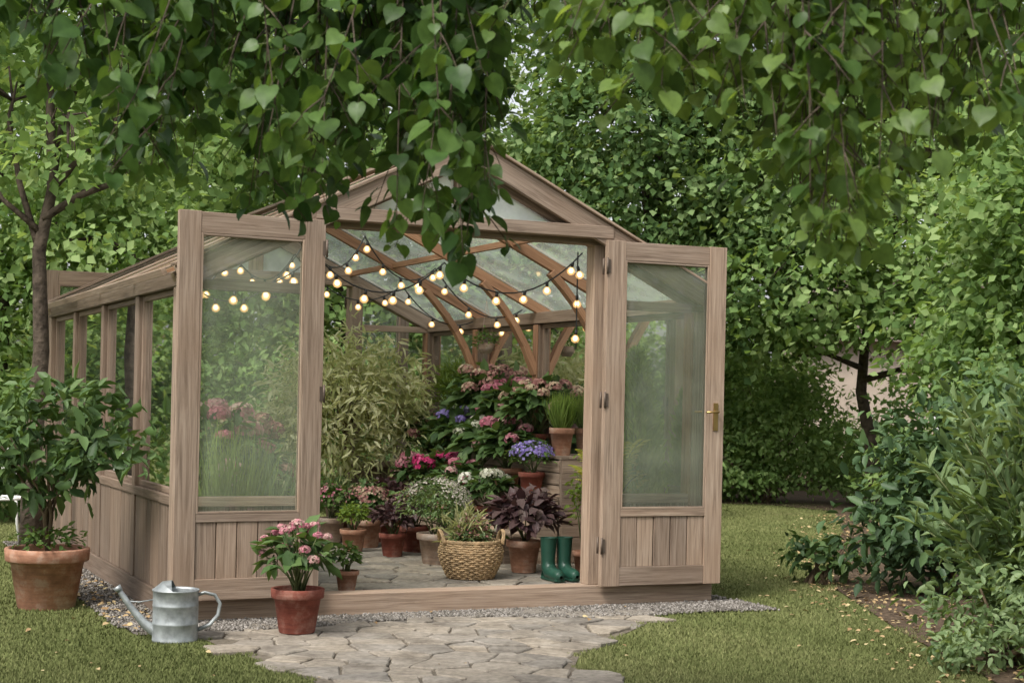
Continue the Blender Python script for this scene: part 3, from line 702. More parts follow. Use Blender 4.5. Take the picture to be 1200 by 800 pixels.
hydrangea('potted_hydrangea', (-1.22, 9.17, 0.02), .20, .36, .15, .255, TC_RED, F_PINK, 13, n=130, headR=.038, L=.115)
bushy('potted_herb', G(1.28, .50), .09, .17, .08, .135, TC_OR, L_MID, 160, .045, .7)
bushy('potted_alyssum', G(2.50, 1.95), .28, .40, .15, .24, TC_GR, L_SAGE, 1500, .04, .35, flower=F_PALE, nf=900, fs=.014)
bushy('potted_coleus', G(2.93, 1.25), .25, .34, .13, .24, TC_OR, L_PURP, 380, .11, .6)
bushy('potted_sedum', G(2.66, 2.85), .20, .30, .13, .22, TC_RED, L_PURP, 420, .07, .6, flower=F_DUST, nf=220, fs=.02)
bushy('potted_begonia', G(2.42, 3.35), .20, .30, .14, .24, TC_OR, L_HYD, 420, .07, .7, flower=F_DUST, nf=350, fs=.022)
bushy('potted_heuchera', G(2.75, 3.75), .2, .30, .13, .22, TC_RED, L_PURP, 360, .08, .8)
bushy('potted_geranium', G(2.80, 2.42), .17, .26, .10, .2, TC_OR, L_MID, 300, .05, .8, flower=F_DUST, nf=200, fs=.018)
bushy('potted_fuchsia', G(2.25, 3.8), .17, .28, .12, .22, TC_GR, L_MID, 300, .05, .7, flower=F_PINK, nf=160, fs=.02)
bushy('potted_sage', G(2.16, 2.95), .13, .2, .11, .19, TC_OR, L_LIGHT, 300, .045, .5)
bushy('potted_coleus', G(2.36, 2.55), .15, .22, .11, .19, TC_RED, L_PURP, 240, .07, .6)
bushy('potted_lavender', G(2.38, 4.05), .16, .34, .11, .2, TC_OR, L_SAGE, 500, .06, .14, T=T_LAN, droop=-.5)
e = empty('wicker_basket', G(2.38, .98)); m = MB(); Rb, Hb = .205, .25
def rprof(t): return Rb * (.80 + .32 * math.sin(min(1, t * 1.05) * math.pi * .62)) * (1 - .08 * max(0, t - .75) * 4)
for k in range(17):
    t = k / 16; z = .012 + t * Hb; pts = []
    for j in range(73):
        a = 2 * math.pi * j / 72; rr = rprof(t) + .006 * math.cos(a * 18 + k * math.pi); pts.append((rr * math.cos(a), rr * math.sin(a), z + .002 * math.sin(a * 18)))
    m.tube(pts, .0085, 5, caps=False)
for j in range(36):
    a = 2 * math.pi * j / 36; m.tube([(rprof(t) * math.cos(a), rprof(t) * math.sin(a), t * Hb) for t in np.linspace(0, 1, 7)], .005, 4)
for k in range(3):
    m.tube([((rprof(1) + .004) * math.cos(a), (rprof(1) + .004) * math.sin(a), Hb + .018 + .006 * math.sin(a * 14 + k * 2.1)) for a in np.linspace(0, 2 * math.pi, 73)], .009, 5, caps=False)
for sg in (-1, 1):
    for k in range(2):
        m.tube([(sg * (rprof(1) + .01 * k + .02 * math.sin(t)), math.cos(t) * .085, Hb + .0 + .095 * math.sin(t)) for t in np.linspace(0, math.pi, 15)], .009, 6)
m.lathe([(Rb * .78, 0.0), (Rb * .8, .02), (.02, .02)], 24)
m.obj('weave', WICKER, e)
sm = MB(); sm.poly([(Rb * .95 * math.cos(6.2832 * j / 24), Rb * .95 * math.sin(6.2832 * j / 24), Hb * .8) for j in range(24)]); sm.obj('soil', SOIL, e)
lv = LV(); dome(lv, (0, 0, Hb + .02), .17, .14, 500, .045, .35, T_LAN, inner=.1)
dome(lv, (-.05, 0, Hb + .05), .15, .2, 200, .09, .12, T_LAN, mi=1, inner=.1, droop=-.6)
dome(lv, (.02, 0, Hb + .08), .15, .13, 300, .03, .8, T_OVA, mi=2, inner=.4)
lv.obj('plants', [L_SAGE, L_VAR, F_DUST], e); e.rotation_euler[2] = .25
e = empty('rubber_boots', G(2.97, .78), .45)
for k, dx_ in enumerate((-.065, .065)):
    m = MB()
    m.tube([(dx_, 0, .30), (dx_, 0, .292), (dx_, .0, .22), (dx_, .002, .14), (dx_, -.005, .09), (dx_, -.04, .055), (dx_, -.10, .045), (dx_, -.16, .04), (dx_, -.195, .036), (dx_, -.21, .034)],
           [.062, .060, .056, .05, .052, .052, .047, .046, .036, .012], 16, caps=False)
    m.tube([(dx_, 0, .302), (dx_, 0, .296)], [.064, .064], 16, caps=False)
    m.tube([(dx_, .03, .05), (dx_, .01, .045)], [.03, .05], 12)
    m.box(dx_ - .038, dx_ + .038, -.20, .045, 0.0, .018)
    m.box(dx_ - .034, dx_ + .034, -.01, .048, 0.0, .035)
    m.obj('boot_%d' % (k + 1), RUBBER, e, .004)
st_ = empty('plant_stand', (0, 0, 0)); st_.parent = GH; m = MB()
tiers = [(2.98, 3.22, .34), (3.23, 3.46, .62), (3.47, 3.68, .95)]
for a0, a1, z in tiers:
    for k in range(3):
        w = (a1 - a0) / 3; m.box(a0 + k * w + .004, a0 + (k + 1) * w - .004, 1.75, 4.5, z - .025, z)
    for b_ in (1.78, 2.7, 3.6, 4.47):
        m.box(a0 + .01, a0 + .05, b_ - .02, b_ + .02, .10, z - .025)
    for k in range(4):
        zz = z - .03 - (k + 1) * .10
        if zz > .1: m.box(a0 + .0, a0 + .02, 1.77, 4.48, zz, zz + .09)
    k = .1
    while k < z - .03:
        m.box(a0 + .02, a1 + .0, 1.755, 1.775, k, min(k + .1, z - .028)); k += .103
m.obj('shelves', WOOD, st_, .002)
T1, T2, T3 = .34, .62, .95
def S(t, b): return LW((3.10, 3.345, 3.575)[t], b, (T1, T2, T3)[t] + .002)
hydrangea('potted_hydrangea', S(0, 2.35), .18, .28, .10, .17, TC_RED, F_WHITE, 3, n=140, headR=.07, L=.11)
hydrangea('potted_hydrangea', S(0, 2.9), .2, .32, .11, .19, TC_GR, F_PINK, 4, n=150, headR=.075, L=.11)
hydrangea('potted_hydrangea', S(0, 3.4), .2, .40, .11, .18, TC_OR, F_MAG, 3, n=150, headR=.09, L=.11)
hydrangea('potted_hydrangea', S(0, 3.95), .2, .34, .11, .18, TC_GR, F_PINK, 3, n=150, headR=.075, L=.11)
bushy('potted_campanula', S(1, 2.02), .19, .24, .105, .19, TC_RED, L_MID, 420, .035, .7, flower=F_BLUE, nf=300, fs=.022)
hydrangea('potted_hydrangea', S(1, 2.5), .23, .40, .12, .20, TC_OR, F_PINK, 6, n=230, headR=.075, L=.13)
hydrangea('potted_hydrangea', S(1, 3.05), .22, .42, .12, .18, TC_GR, F_WHITE, 5, n=200, headR=.08, L=.13)
hydrangea('potted_hydrangea', S(1, 3.6), .22, .48, .12, .18, TC_OR, F_BLUE, 4, n=200, headR=.075, L=.12)
hydrangea('potted_hydrangea', S(1, 4.15), .22, .42, .12, .18, TC_YE, F_DUST, 6, n=190, headR=.07, L=.12)
tuft('potted_grass', S(2, 1.95), .14, .32, .10, .22, TC_OR, L_LIGHT, 500, .008)
hydrangea('potted_hydrangea', S(2, 2.45), .25, .44, .10, .16, TC_RED, F_DUST, 9, n=270, headR=.07, L=.13)
hydrangea('potted_hydrangea', S(2, 3.0), .24, .42, .10, .16, TC_OR, F_PINK, 7, n=260, headR=.07, L=.13)
hydrangea('potted_hydrangea', S(2, 3.55), .27, .54, .11, .18, TC_OR, F_DUST, 9, n=300, headR=.075, L=.13)
bushy('potted_rosemary', S(2, 4.15), .26, .56, .11, .18, TC_OR, L_LIGHT, 1300, .07, .12, T=T_LAN, droop=-.5)
hydrangea('potted_hydrangea', G(2.80, 1.80), .15, .22, .09, .15, TC_YE, F_PALE, 3, n=110, headR=.05, L=.08)
bushy('potted_fuchsia', G(3.30, .95), .16, .7, .10, .18, TC_OR, L_LIGHT, 260, .05, .6, inner=.2)
e = empty('variegated_shrub', G(2.60, 4.50)); pot(e, .2, .34, TC_GR)
lv = LV(); cloud(lv, [(0, 0, 1.5, .5, .5, .26), (-.4, -.1, 1.2, .38, .35, .4), (.4, 0, 1.3, .38, .35, .32), (0, -.1, 1.0, .55, .45, .42)], 250, 20, .075, .10, .26, T_LAN, tone=.6, flatz=2.0, shell=.5)
lv.obj('leaves', L_VAR, e)
m = MB()
for i in range(12):
    a = i * .55; q = U(.2, .5); m.tube([(0, 0, .3), (0, 0, .9), (math.cos(a) * q * .5, math.sin(a) * q * .5, 1.4), (math.cos(a) * q, math.sin(a) * q, 1.0)], [.015, .012, .007, .003], 5)
m.obj('branches', STEM_BR, e)
e = empty('potted_thuja', G(3.42, .46)); pot(e, .17, .25, TC_OR); lv = LV(); n = 6000
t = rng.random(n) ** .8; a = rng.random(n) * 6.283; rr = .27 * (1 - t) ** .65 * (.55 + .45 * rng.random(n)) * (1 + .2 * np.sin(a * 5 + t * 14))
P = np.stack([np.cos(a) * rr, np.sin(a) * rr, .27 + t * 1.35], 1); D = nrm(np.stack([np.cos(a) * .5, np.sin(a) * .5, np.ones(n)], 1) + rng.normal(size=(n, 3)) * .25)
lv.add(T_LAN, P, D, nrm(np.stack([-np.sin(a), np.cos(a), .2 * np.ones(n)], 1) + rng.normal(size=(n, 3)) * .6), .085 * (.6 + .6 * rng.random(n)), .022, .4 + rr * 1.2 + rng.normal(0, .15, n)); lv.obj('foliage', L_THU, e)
m = MB(); m.tube([(0, 0, .2), (0, 0, 1.4)], [.02, .005], 6); m.obj('stem', STEM_BR, e)
def fern(name, loc, R, H, n, mat, potd=None):
    e = empty(name, loc); lv = LV(); m = MB(); z0 = 0
    if potd: pot(e, potd[0], potd[1], TC_OR); z0 = potd[1] * .85
    for i in range(n):
        a = U(0, 6.28); h = H * U(.6, 1.1); r_ = R * U(.5, 1.1); pts = []
        for t in np.linspace(0, 1, 18): pts.append(np.array([math.cos(a) * r_ * t ** 1.3, math.sin(a) * r_ * t ** 1.3, z0 + h * (1.5 * t - .75 * t * t)]))
        m.tube([Vector(p) for p in pts], .003, 4); pts = np.array(pts)
        T_ = nrm(np.gradient(pts, axis=0)); sd = nrm(np.cross(T_, np.array([0, 0, 1.])) + 1e-6); up = np.cross(sd, T_)
        for sg in (-1, 1):
            k = np.arange(2, 18); l = .11 * np.sin(np.linspace(.5, 3.0, len(k))) + .01
            lv.add(T_LAN, pts[k], sd[k] * sg + T_[k] * .5, up[k], l, .022, .5 + rng.normal(0, .2, len(k)))
    lv.obj('fronds', mat, e); m.obj('midribs', STEM, e)
fern('potted_fern', G(3.18, .36), .30, .85, 34, L_YEL, (.17, .40))
fern('fern', G(1.0, 4.2), .5, .6, 16, L_LIGHT)
tuft('ornamental_grass', G(.45, .55), .45, .9, .16, .2, TC_OR, L_LIGHT, 320, .012)
tuft('ornamental_grass', G(.85, .95), .35, .75, .14, .2, TC_OR, L_SAGE, 240, .012)
hydrangea('potted_hydrangea', G(.55, 1.30), .40, .95, .16, .28, TC_OR, F_PINK, 13, n=420, headR=.085, L=.12)
hydrangea('potted_hydrangea', G(.95, 1.95), .3, .85, .16, .28, TC_OR, F_DUST, 9, n=320, headR=.08, L=.12)
hydrangea('potted_hydrangea', G(.45, 2.6), .3, .95, .16, .28, TC_OR, F_PALE, 9, n=300, headR=.08, L=.12)
e = empty('hanging_planter', LW(3.3, 2.9, 1.78)); m = MB(); m.lathe([(.04, 0), (.07, .04), (.08, .09), (.075, .09), (.06, .07)], 16)
for a in (0, 2.1, 4.2): m.tube([(.075 * math.cos(a), .075 * math.sin(a), .09), (0, 0, .45)], .002, 4)
m.tube([(0, 0, .45), (0, 0, .58)], .002, 4)
m.obj('bowl', TC_GR, e); lv = LV(); dome(lv, (0, 0, .09), .1, .12, 160, .04, .5); lv.obj('leaves', L_MID, e)

# ---- watering can
e = empty('watering_can', (-1.86, 8.85, .0), math.radians(8)); m = MB()
R_, H_ = .128, .29
prof = [(.02, .004), (R_ * .98, .004), (R_, .0), (R_, .016), (R_ * .985, .02), (R_ * .985, .10), (R_ + .001, .105), (R_ * .985, .11), (R_ * .985, .2), (R_ + .001, .205), (R_ * .985, .21), (R_ * .985, H_ - .008), (R_ * 1.02, H_ - .004), (R_ * 1.02, H_ + .003), (R_ * .97, H_ + .003), (R_ * .95, H_ - .01), (R_ * .95, .1), (.01, .08)]
m.lathe(prof, 36, caps=False)
nn = 20; ring0 = []; ring1 = []
for j in range(nn + 1):
    a = math.pi / 2 + math.pi * j / nn; ring0.append(Vector((R_ * math.cos(a), R_ * math.sin(a), H_ + .002)))
for j in range(nn + 1):
    t = j / nn; ring1.append(Vector((-.012 - .012 * math.sin(math.pi * t), R_ * (1 - 2 * t) * .98, H_ + .003 + .05 * math.sin(math.pi * t))))
for j in range(nn):
    mid0 = (ring0[j] + ring1[j]) / 2 + Vector((0, 0, .018 * math.sin(math.pi * j / nn))); mid1 = (ring0[j + 1] + ring1[j + 1]) / 2 + Vector((0, 0, .018 * math.sin(math.pi * (j + 1) / nn)))
    m.poly([ring0[j], ring0[j + 1], mid1, mid0], sm=True); m.poly([mid0, mid1, ring1[j + 1], ring1[j]], sm=True)
m.tube([(-.11, 0, .06), (-.17, 0, .10), (-.245, 0, .19), (-.31, 0, .285)], [.034, .026, .019, .015], 14, caps=False)
m.tube([(-.305, 0, .28), (-.325, 0, .305)], [.017, .024], 14)
m.tube([(-.12, 0, .235), (-.2, 0, .22), (-.262, 0, .225)], .004, 6)
hp = [(.118, 0, .262), (.16, 0, .275), (.215, 0, .262), (.245, 0, .215), (.235, 0, .15), (.19, 0, .095), (.12, 0, .065)]
m.tube(hp, .0075, 8, flat=(1, 1.6))
m.obj('body', GALV, e)

# ---- garden chair
e = empty('garden_chair', (-4.42, 13.6, 0), .5); m = MB()
for x, y in ((-.2, -.2), (.2, -.2), (-.2, .2), (.2, .2)):
    m.tube([(x, y, .45), (x * 1.1, y * 1.1, .2), (x * 1.3, y * 1.3, 0)], .012, 6)
m.tube([(.22 * math.cos(t), .22 * math.sin(t), .45) for t in np.linspace(0, 6.2832, 25)], .012, 6)
for k in range(-4, 5): m.tube([(k * .05, -math.sqrt(max(0, .22 ** 2 - (k * .05) ** 2)), .45), (k * .05, math.sqrt(max(0, .22 ** 2 - (k * .05) ** 2)), .45)], .005, 5)
m.tube([(.22 * math.cos(t) * 1.0, .2, .45 + .5 * math.sin(t)) for t in np.linspace(0, math.pi, 17)], .012, 6)
m.tube([(.13 * math.cos(t) * 1.0, .2, .45 + .38 * math.sin(t)) for t in np.linspace(0, math.pi, 17)], .008, 6)
for sx in (-1, 1): m.tube([(sx * (.07 + .05 * (1 - t / 7) * math.cos(t)), .2, .7 + .05 * (1 - t / 7) * math.sin(t)) for t in np.linspace(0, 7, 25)], .006, 5)
m.obj('frame', WHITEMET, e)

# ------------------------------------------------------------------ trees & shrubs
tree('garden_tree', (-3.80, 12.6, 0), [(-.3, .3, 3.9, 1.0, .9, .5), (1.0, .2, 3.5, .9, .8, .45), (.4, .8, 4.6, 1.2, 1, .6), (-1, .2, 4.6, 1, 1, .6), (1.8, .4, 4.4, 1, .9, .5), (-.8, 0, 3.1, .6, .5, .4), (.3, -.3, 3.2, .5, .4, .25), (.5, 0, 5.6, 1.4, 1.2, .6)],
     .085, 430, 14, .16, .10, L_TREE_B, trunk=[(0, 0, -.05), (-.02, 0, .8), (.03, .02, 1.7), (.0, 0, 2.5), (.08, .05, 3.0), (.02, .1, 4.0), (.1, .1, 5.6)])
m = MB(); m.tube([(-3.78, 12.6, 2.75), (-3.5, 12.65, 2.95), (-3.2, 12.7, 3.08), (-2.8, 12.75, 3.5), (-2.5, 12.8, 4.2)], [.035, .028, .023, .016, .008], 8)
m.tube([(-3.79, 12.6, 2.65), (-4.1, 12.6, 2.9), (-4.4, 12.6, 3.4)], [.028, .02, .01], 8)
lb = m.obj('side_branches', BARK, bpy.data.objects['garden_tree']); lb.matrix_parent_inverse = Matrix.Translation((3.80, -12.6, 0))

tree('deciduous_tree', (-6.6, 20, 0), [(0, 0, 4.2, 2.2, 2, 1.4), (1.6, -.5, 3.2, 1.6, 1.5, 1.0), (-1.5, 0, 3, 1.6, 1.5, 1.1), (.6, 0, 6.3, 2.2, 2, 1.2), (-.4, -1, 1.8, 1.6, 1.2, .8), (2.6, .5, 5.6, 1.3, 1.3, .9)], .16, 1250, 20, .25, .12, L_TREE_B, tone=.6)
tree('deciduous_tree', (-2.4, 23, 0), [(0, 0, 4.6, 2.6, 2, 1.4), (1.6, -.5, 3.4, 1.8, 1.5, 1.2), (-1.9, 0, 3.4, 1.8, 1.5, 1.3), (.4, 0, 7.0, 2.6, 2, 1.3), (0, -1, 2.0, 2.6, 1.2, 1.2)], .18, 1300, 20, .27, .13, L_TREE_B, tone=.5)
tree('deciduous_tree', (1.9, 22, 0), [(0, 0, 4.4, 2.2, 2, 1.5), (1.3, -.8, 3.2, 1.6, 1.4, 1.1), (-1.4, 0, 3.2, 1.7, 1.5, 1.2), (.4, 0, 6.6, 2.4, 2, 1.3), (-.2, -.8, 5.2, 1.6, 1.2, 1.0)], .18, 1650, 21, .22, .11, L_TREE, tone=.5)
tree('maple_tree', (5.0, 21.5, 0), [(.9, -1.5, 3.5, 2.0, 1.6, .8), (-1.0, -1, 3.0, 1.5, 1.3, .8), (2.6, -2, 3.5, 1.8, 1.5, 1.0), (0, 0, 5.2, 2.2, 2, 1.0), (2.0, -1, 5.6, 2.0, 2, .9), (.5, 0, 7.2, 2.2, 2, 1.0), (-1.4, -.5, 4.3, 1.2, 1.2, .7), (.3, -2, 2.55, 1.1, .9, .32), (1.9, -2.2, 2.5, 1.2, .9, .4)],
     .11, 1700, 21, .24, .12, L_TREE_B, tone=.6, trunk=[(0, 0, -.1), (-.1, 0, .9), (-.25, 0, 1.6), (-.2, 0, 2.4), (.1, -.2, 3.6), (.2, -.3, 5.0)])
tree('deciduous_tree', (6.4, 16.0, 0), [(0, 0, 3.2, 1.3, 1.3, .9), (-1.1, 0, 2.6, 1.0, 1.0, .6), (-.6, .2, 4.3, 1.4, 1.3, .7), (.3, -.4, 2.0, 1.0, 1, .8), (-1.2, -.3, 3.4, .9, .9, .5), (-1.4, .2, 1.9, .8, .8, .5)], .11, 900, 18, .2, .11, L_TREE_B, tone=.6)
m = MB(); m.tube([(-.25, 0, 1.75), (.2, -.3, 1.9), (.6, -.5, 1.88), (1.2, -.7, 2.05)], [.05, .04, .03, .015], 8); m.tube([(-.2, 0, 1.9), (-.8, -.3, 2.1), (-1.3, -.5, 2.05)], [.045, .03, .015], 8)
m.obj('low_limbs', BARK, bpy.data.objects['maple_tree'])
lv = LV(); bl = []
for i in range(26):
    x = -20 + i * 1.65; bl.append((x, 36 + U(-3, 3), U(2, 4), 2.4, 1.8, 2.4)); bl.append((x + U(-1, 1), 37 + U(-2, 3), U(6, 7.5), 2.2, 1.8, 1.7))
cloud(lv, [q for q in bl if not (5.0 < q[0] < 9.5 and q[2] < 5)], 4300, 14, .4, .24, .8, T_DIA, shell=.5, tone=.5); lv.obj('tree_line', L_FAR)
lv = LV(); bl = []
for i in range(16):
    a = math.radians(190 + i * 160 / 15); bl.append((math.cos(a) * 17, 0 + math.sin(a) * 17, 2.5 + U(-.5, 1), 3.2, 2.2, 2.6))
cloud(lv, bl, 800, 14, .5, .5, .8, T_DIA, shell=.6, tone=.6); lv.obj('reflection_hedge', L_TREE_B)  # unseen, added behind the camera for the panes to reflect; kept low

def shrub(name, loc, blobs, clumps, per, cr, leaf, mat, asp=.62, T=T_DIA, tone=.5, shell=.35, nst=10, hst=1.0, spread=.5):
    e = empty(name, loc); lv = LV(); cloud(lv, blobs, clumps, per, cr, leaf, asp, T, tone=tone, shell=shell); lv.obj('leaves', mat, e)
    m = MB()
    for i in range(nst):
        bb = random.choice(blobs); m.tube([(U(-.1, .1), U(-.1, .1), 0), (bb[0] * .4, bb[1] * .4, bb[2] * .6), (bb[0] + U(-.5, .5) * bb[3], bb[1] + U(-.5, .5) * bb[4], bb[2] + U(-.2, .6) * bb[5])], [.02, .013, .005], 5)
    m.obj('stems', STEM_BR, e); return e
shrub('garden_shrub', (-.5, 19, 0), [(0, 0, .9, 1.4, .8, .9), (-1.8, 0, 1.1, 1.2, .8, 1.1), (1.6, .2, 1.0, 1.2, .8, 1.0), (-3.4, .4, 1.2, 1.3, .8, 1.1)], 800, 18, .17, .10, L_TREE_B)
shrub('garden_shrub', (-6.0, 16.5, 0), [(0, 0, .8, 1.2, .8, .8), (1.2, .5, .9, .8, .8, .8), (-.8, 0, 1.8, 1.0, .8, .7)], 450, 18, .15, .10, L_MID)
shrub('garden_shrub', (3.6, 22.4, 0), [(-.6, 0, .6, .8, .6, .6), (.4, 0, 1.0, .9, .7, .8), (1.4, .2, .5, .7, .6, .5), (0, .5, 1.7, 1.0, .7, .6)], 500, 18, .14, .09, L_TREE_B, tone=.55)
shrub('garden_shrub', (2.6, 23, 0), [(-.3, 0, 1.1, .9, .7, 1.0), (.4, 0, .5, .8, .6, .5)], 280, 18, .15, .1, L_TREE_B, tone=.5)
shrub('garden_shrub', (5.3, 19.3, 0), [(0, 0, .6, .9, .9, .6), (.9, -.6, 1.4, .9, 1.0, .8), (1.6, -1, .8, 1, 1, .8)], 560, 18, .14, .09, L_TREE_B, tone=.5)
shrub('garden_shrub', (7.2, 25.5, 0), [(0, 0, 1.3, 1.3, .9, 1.3), (1.4, 0, 1.6, 1.2, .9, 1.5), (-.9, 0, .5, .8, .8, .5), (2.6, 0, 1.5, 1.2, .9, 1.5)], 650, 18, .2, .13, L_TREE_B, tone=.5)
shrub('garden_shrub', (4.4, 27, 0), [(0, 0, 1.2, .9, .8, 1.2), (1.3, 0, .55, .8, .6, .55), (-1.0, 0, 1.5, .9, .8, 1.4)], 450, 18, .18, .13, L_TREE_B, tone=.4)
shrub('garden_shrub', (4.7, 14.6, 0), [(0, 0, 1.0, .9, .9, 1.0), (.9, -.4, 1.4, .9, .9, .9), (-.5, .5, .5, .6, .6, .5), (1.0, -1.2, .8, .8, .8, .8)], 680, 18, .13, .085, L_TREE, tone=.6)
shrub('laurel_bush', (3.28, 11.9, 0), [(0, 0, .80, .68, .55, .6), (.35, -.1, 1.2, .55, .5, .42), (-.25, -.2, .5, .5, .4, .4), (.6, .2, .6, .6, .6, .55)], 300, 13, .15, .105, L_DARK, tone=.55, T=T_OVA, asp=.5)
shrub('laurel_bush', (3.5, 10.2, 0), [(0, 0, .55, .45, .5, .45), (.3, -.3, .8, .4, .4, .35)], 150, 13, .13, .10, L_DARK, tone=.6, T=T_OVA, asp=.5)
shrub('low_shrub', (2.42, 12.4, 0), [(0, 0, .22, .22, .2, .16), (.3, 0, .25, .25, .2, .2)], 26, 9, .07, .09, L_HYD, T=T_OVA)
shrub('low_shrub', (2.68, 8.65, 0), [(0, 0, .34, .34, .3, .28), (.25, -.1, .46, .3, .3, .25), (-.15, -.2, .15, .3, .25, .14), (.2, -.7, .25, .3, .3, .25)], 180, 13, .08, .06, L_SAGE, tone=.65, T=T_OVA, asp=.5)
e = empty('willow_shrub', (2.92, 8.75, 0)); lv = LV(); m = MB()
for i in range(60):
    a = U(1.6, 5.6); r_ = U(.1, .66); h = U(.7, 1.62); P0 = Vector((U(-.15, .15), U(-.15, .15), 0)); pts = []
    for t in np.linspace(0, 1, 24): pts.append(np.array([P0.x + math.cos(a) * r_ * t ** 1.6, P0.y + math.sin(a) * r_ * t ** 1.6, h * (1.25 * t - .3 * t * t)]))
    m.tube([Vector(p) for p in pts[::3]], .005, 5); pts = np.array(pts); k = np.arange(5, 24)
    for rep in range(2):
        n = len(k); T_ = nrm(np.gradient(pts, axis=0))[k]; D = nrm(T_ * .8 + rng.normal(size=(n, 3)) * .55)
        lv.add(T_LAN, pts[k], D, np.array([0, 0, 1.]) + rng.normal(size=(n, 3)) * .5, .10 + .06 * rng.random(n), .042, .5 + rng.normal(0, .25, n))
lv.obj('leaves', L_SAGE, e); m.obj('stems', STEM, e)

# ---- garden house glimpsed at the right
e = empty('garden_house', (9.3, 33, 0)); m = MB()
PL = simple('plaster', (.40, .33, .27), .9, var=.12, nscale=2); RF = simple('roof_tiles', (.12, .09, .075), .9, var=.3)
m.box(-3, 3, 0, 5, 0, 2.8); m.obj('walls', PL, e)
m = MB(); m.poly([(-3.4, -.4, 2.75), (3.4, -.4, 2.75), (3.4, 2.5, 4.4), (-3.4, 2.5, 4.4)]); m.poly([(-3.4, 5.4, 2.75), (-3.4, 2.5, 4.4), (3.4, 2.5, 4.4), (3.4, 5.4, 2.75)]); m.obj('roof', RF, e)
m = MB()
for x in (0, 2): m.box(x - .45, x + .45, -.03, .01, 1.0, 2.1)
m.obj('windows', simple('dark_window', (.03, .035, .04), .1), e)
m = MB()
for x in (0, 2):
    m.box(x - .5, x - .45, -.05, .0, .95, 2.15); m.box(x + .45, x + .5, -.05, .0, .95, 2.15); m.box(x - .45, x + .45, -.05, 0, 2.1, 2.15); m.box(x - .45, x + .45, -.06, 0, .94, 1.0); m.box(x - .02, x + .02, -.045, 0, 1, 2.1)
m.obj('window_frames', WHITEMET, e)

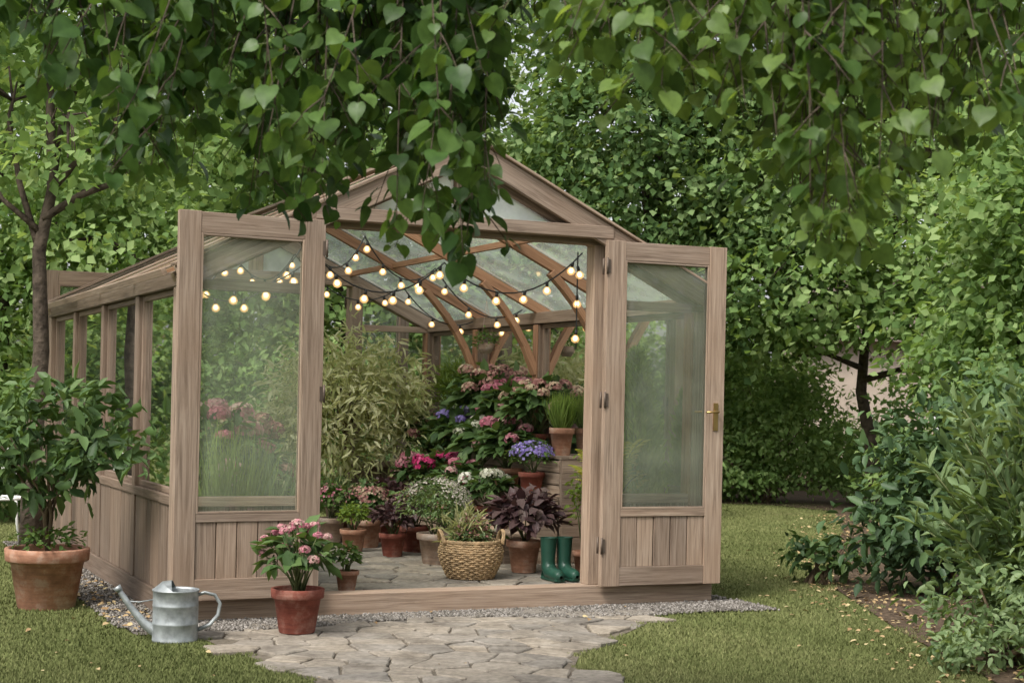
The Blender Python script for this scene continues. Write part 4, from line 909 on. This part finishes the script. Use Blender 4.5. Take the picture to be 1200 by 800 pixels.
# ------------------------------------------------------------------ foreground lindens
def px2w(x, y, Y): return Vector(((x - 600) / 1850 * Y, Y, 1.4 - (y - 467) / 1850 * Y))
envx = [0, 60, 100, 150, 200, 260, 330, 400, 450, 500, 535, 560, 590, 620, 700, 760, 810, 860, 900, 940, 975, 1010, 1050, 1100, 1150, 1200, 1260]
envy = [60, 120, 225, 250, 230, 270, 270, 250, 290, 305, 340, 250, 120, 60, 70, 115, 160, 130, 210, 290, 335, 240, 200, 175, 180, 150, 130]
def linden(name, base, x0, x1, groups, ntw, Yr, leafmat, seed, leafL=.085, step=.042):
    R = random.Random(seed); e = empty(name, base); B = Vector(base); m = MB(); lv = LV()
    fork = Vector((base[0], base[1], 2.7))
    m.tube([(0, 0, -.1), (.05, 0, 1.2), (.0, .05, 2.7), (.1, .1, 4.2), (.1, 0, 6)], [.24, .19, .17, .13, .08], 12)
    XL = (x0 - 600) / 1850 * 5; XR = (x1 - 600) / 1850 * 5
    limbs = []
    for k in range(3):
        Yk = Yr[0] + (Yr[1] - Yr[0]) * (k + .5) / 3; far = XR if base[0] < 0 else XL
        pts = []
        for t in np.linspace(0, 1, 12):
            pts.append(fork.lerp(Vector((far, Yk, 3.0 + .15 * k)), t) + Vector((0, (Yk - fork.y) * .3 * math.sin(math.pi * t), .55 * math.sin(math.pi * t) + .04 * R.uniform(-1, 1))))
        limbs.append(pts); m.tube([p - B for p in pts], [.07 * (1 - .8 * i / 11) for i in range(12)], 8)
    Pn, Dn, Nn, Ln, Rn = [], [], [], [], []
    def leafat(p, dirv, tone):
        side = Vector((R.gauss(0, 1), R.gauss(0, 1), R.gauss(0, .35))).normalized()
        d = (side * .9 + Vector((0, 0, -1)) * .35 + dirv * .35).normalized(); q = p + d * .028
        m.tube([p - B, q - B], .001, 3, caps=False, mi=1)
        nn = (Vector((0, 0, 1)) * .8 + side * .4 + Vector((R.gauss(0, .6), R.gauss(0, .6), R.gauss(0, .4)))).normalized()
        Pn.append(q - B); Dn.append((d + Vector((0, 0, -.3))).normalized()); Nn.append(nn); Ln.append(leafL * R.uniform(.45, 1.2)); Rn.append(tone + R.gauss(0, .18))
    for i in range(ntw):
        g = groups[i % len(groups)]
        x = R.gauss(g, 20); Y = R.uniform(*Yr); ey = np.interp(x, envx, envy); f = R.uniform(.3, 1.0)
        if i < 2 * len(groups): f = R.uniform(.85, 1)
        tip = px2w(x, ey * f - 18, Y)
        lim = R.choice(limbs); cand = min(lim, key=lambda p: abs(p.x - tip.x + R.uniform(-.3, .3)))
        st = cand
        if (st - tip).length > 1.3: st = tip + (st - tip).normalized() * 1.3 + Vector((0, 0, .2)); m.tube([cand - B, (cand + st) / 2 - B + Vector((0, 0, .1)), st - B], [.009, .008, .006], 5)
        mid = (st + tip) / 2 + Vector((R.uniform(-.15, .15), R.uniform(-.15, .15), .18)); pts = []
        for t in np.linspace(0, 1, 12): pts.append(st * (1 - t) ** 2 + mid * 2 * t * (1 - t) + tip * t * t)
        m.tube([p - B for p in pts], [.006 * (1 - .75 * k / 11) for k in range(12)], 5)
        tone = R.uniform(.15, .8); acc = 0
        for a, b in zip(pts[3:-1], pts[4:]):
            l = (b - a).length; dv = (b - a).normalized(); acc += l
            while acc > step * R.uniform(.7, 1.3):
                acc -= step; leafat(a.lerp(b, R.random()), dv, tone)
            if R.random() < .5:
                sd = Vector((R.gauss(0, 1), R.gauss(0, 1), -.3)).normalized(); en = a + (sd * .7 + dv * .5).normalized() * R.uniform(.1, .28) + Vector((0, 0, -.03))
                m.tube([a - B, (a + en) / 2 - B + Vector((0, 0, .01)), en - B], [.003, .0025, .0015], 4)
                for q in range(R.randint(4, 6)): leafat(a.lerp(en, R.uniform(.3, 1)), sd, tone)
        leafat(tip, Vector((0, 0, -1)), tone)
    n = len(Pn); A_ = lambda l: np.array([tuple(v) for v in l]); Ln = np.array(Ln)
    lv.add(T_HEART, A_(Pn), A_(Dn), A_(Nn), Ln, Ln * .95 * rng.uniform(.8, 1.05, n), np.array(Rn))
    lv.obj('leaves', leafmat, e); m.obj('limbs', [BARK, STEM], e)
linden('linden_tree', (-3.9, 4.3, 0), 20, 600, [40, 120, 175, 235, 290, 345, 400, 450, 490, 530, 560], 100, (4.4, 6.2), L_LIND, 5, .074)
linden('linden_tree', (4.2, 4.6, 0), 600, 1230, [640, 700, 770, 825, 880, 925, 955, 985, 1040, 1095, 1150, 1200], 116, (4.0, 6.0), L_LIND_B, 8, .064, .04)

# ------------------------------------------------------------------ camera, light, world
cam = bpy.data.cameras.new('camera'); co = bpy.data.objects.new('camera', cam); scene.collection.objects.link(co)
cam.sensor_width = 36; cam.lens = 1850 / 1200 * 36; cam.shift_y = 67 / 1200; cam.clip_end = 500; cam.clip_start = .05
M = Matrix.Translation((0, 0, 1.4)) @ Matrix.Rotation(math.radians(90), 4, 'X') @ Matrix.Rotation(math.radians(1.25), 4, 'Z')
co.matrix_world = M
cam.dof.use_dof = True; cam.dof.focus_distance = 10.8; cam.dof.aperture_fstop = 6.3
scene.camera = co
sdir = Vector((-.42, -.62, .90)).normalized()
sl = bpy.data.lights.new('sun', 'SUN'); sl.energy = 3.0; sl.angle = math.radians(14); sl.color = (1, .95, .87)
so = bpy.data.objects.new('sun', sl); scene.collection.objects.link(so); so.rotation_euler = sdir.to_track_quat('Z', 'Y').to_euler(); so.location = (-5, -5, 12)
w = bpy.data.worlds.new('World'); scene.world = w; w.use_nodes = True; nt = w.node_tree; bg = nt.nodes['Background']
sky = nt.nodes.new('ShaderNodeTexSky'); sky.sky_type = 'NISHITA'; sky.sun_disc = False; sky.sun_elevation = math.asin(sdir.z); sky.sun_rotation = math.atan2(sdir.x, sdir.y)
sky.dust_density = 4; sky.air_density = 1.0; sky.ozone_density = 1
hs = nt.nodes.new('ShaderNodeHueSaturation'); hs.inputs['Saturation'].default_value = .22; hs.inputs['Value'].default_value = 1.7
nt.links.new(sky.outputs[0], hs.inputs['Color']); nt.links.new(hs.outputs[0], bg.inputs[0]); bg.inputs[1].default_value = .15
scene.view_settings.view_transform = 'Standard'; scene.view_settings.look = 'None'; scene.view_settings.exposure = 0
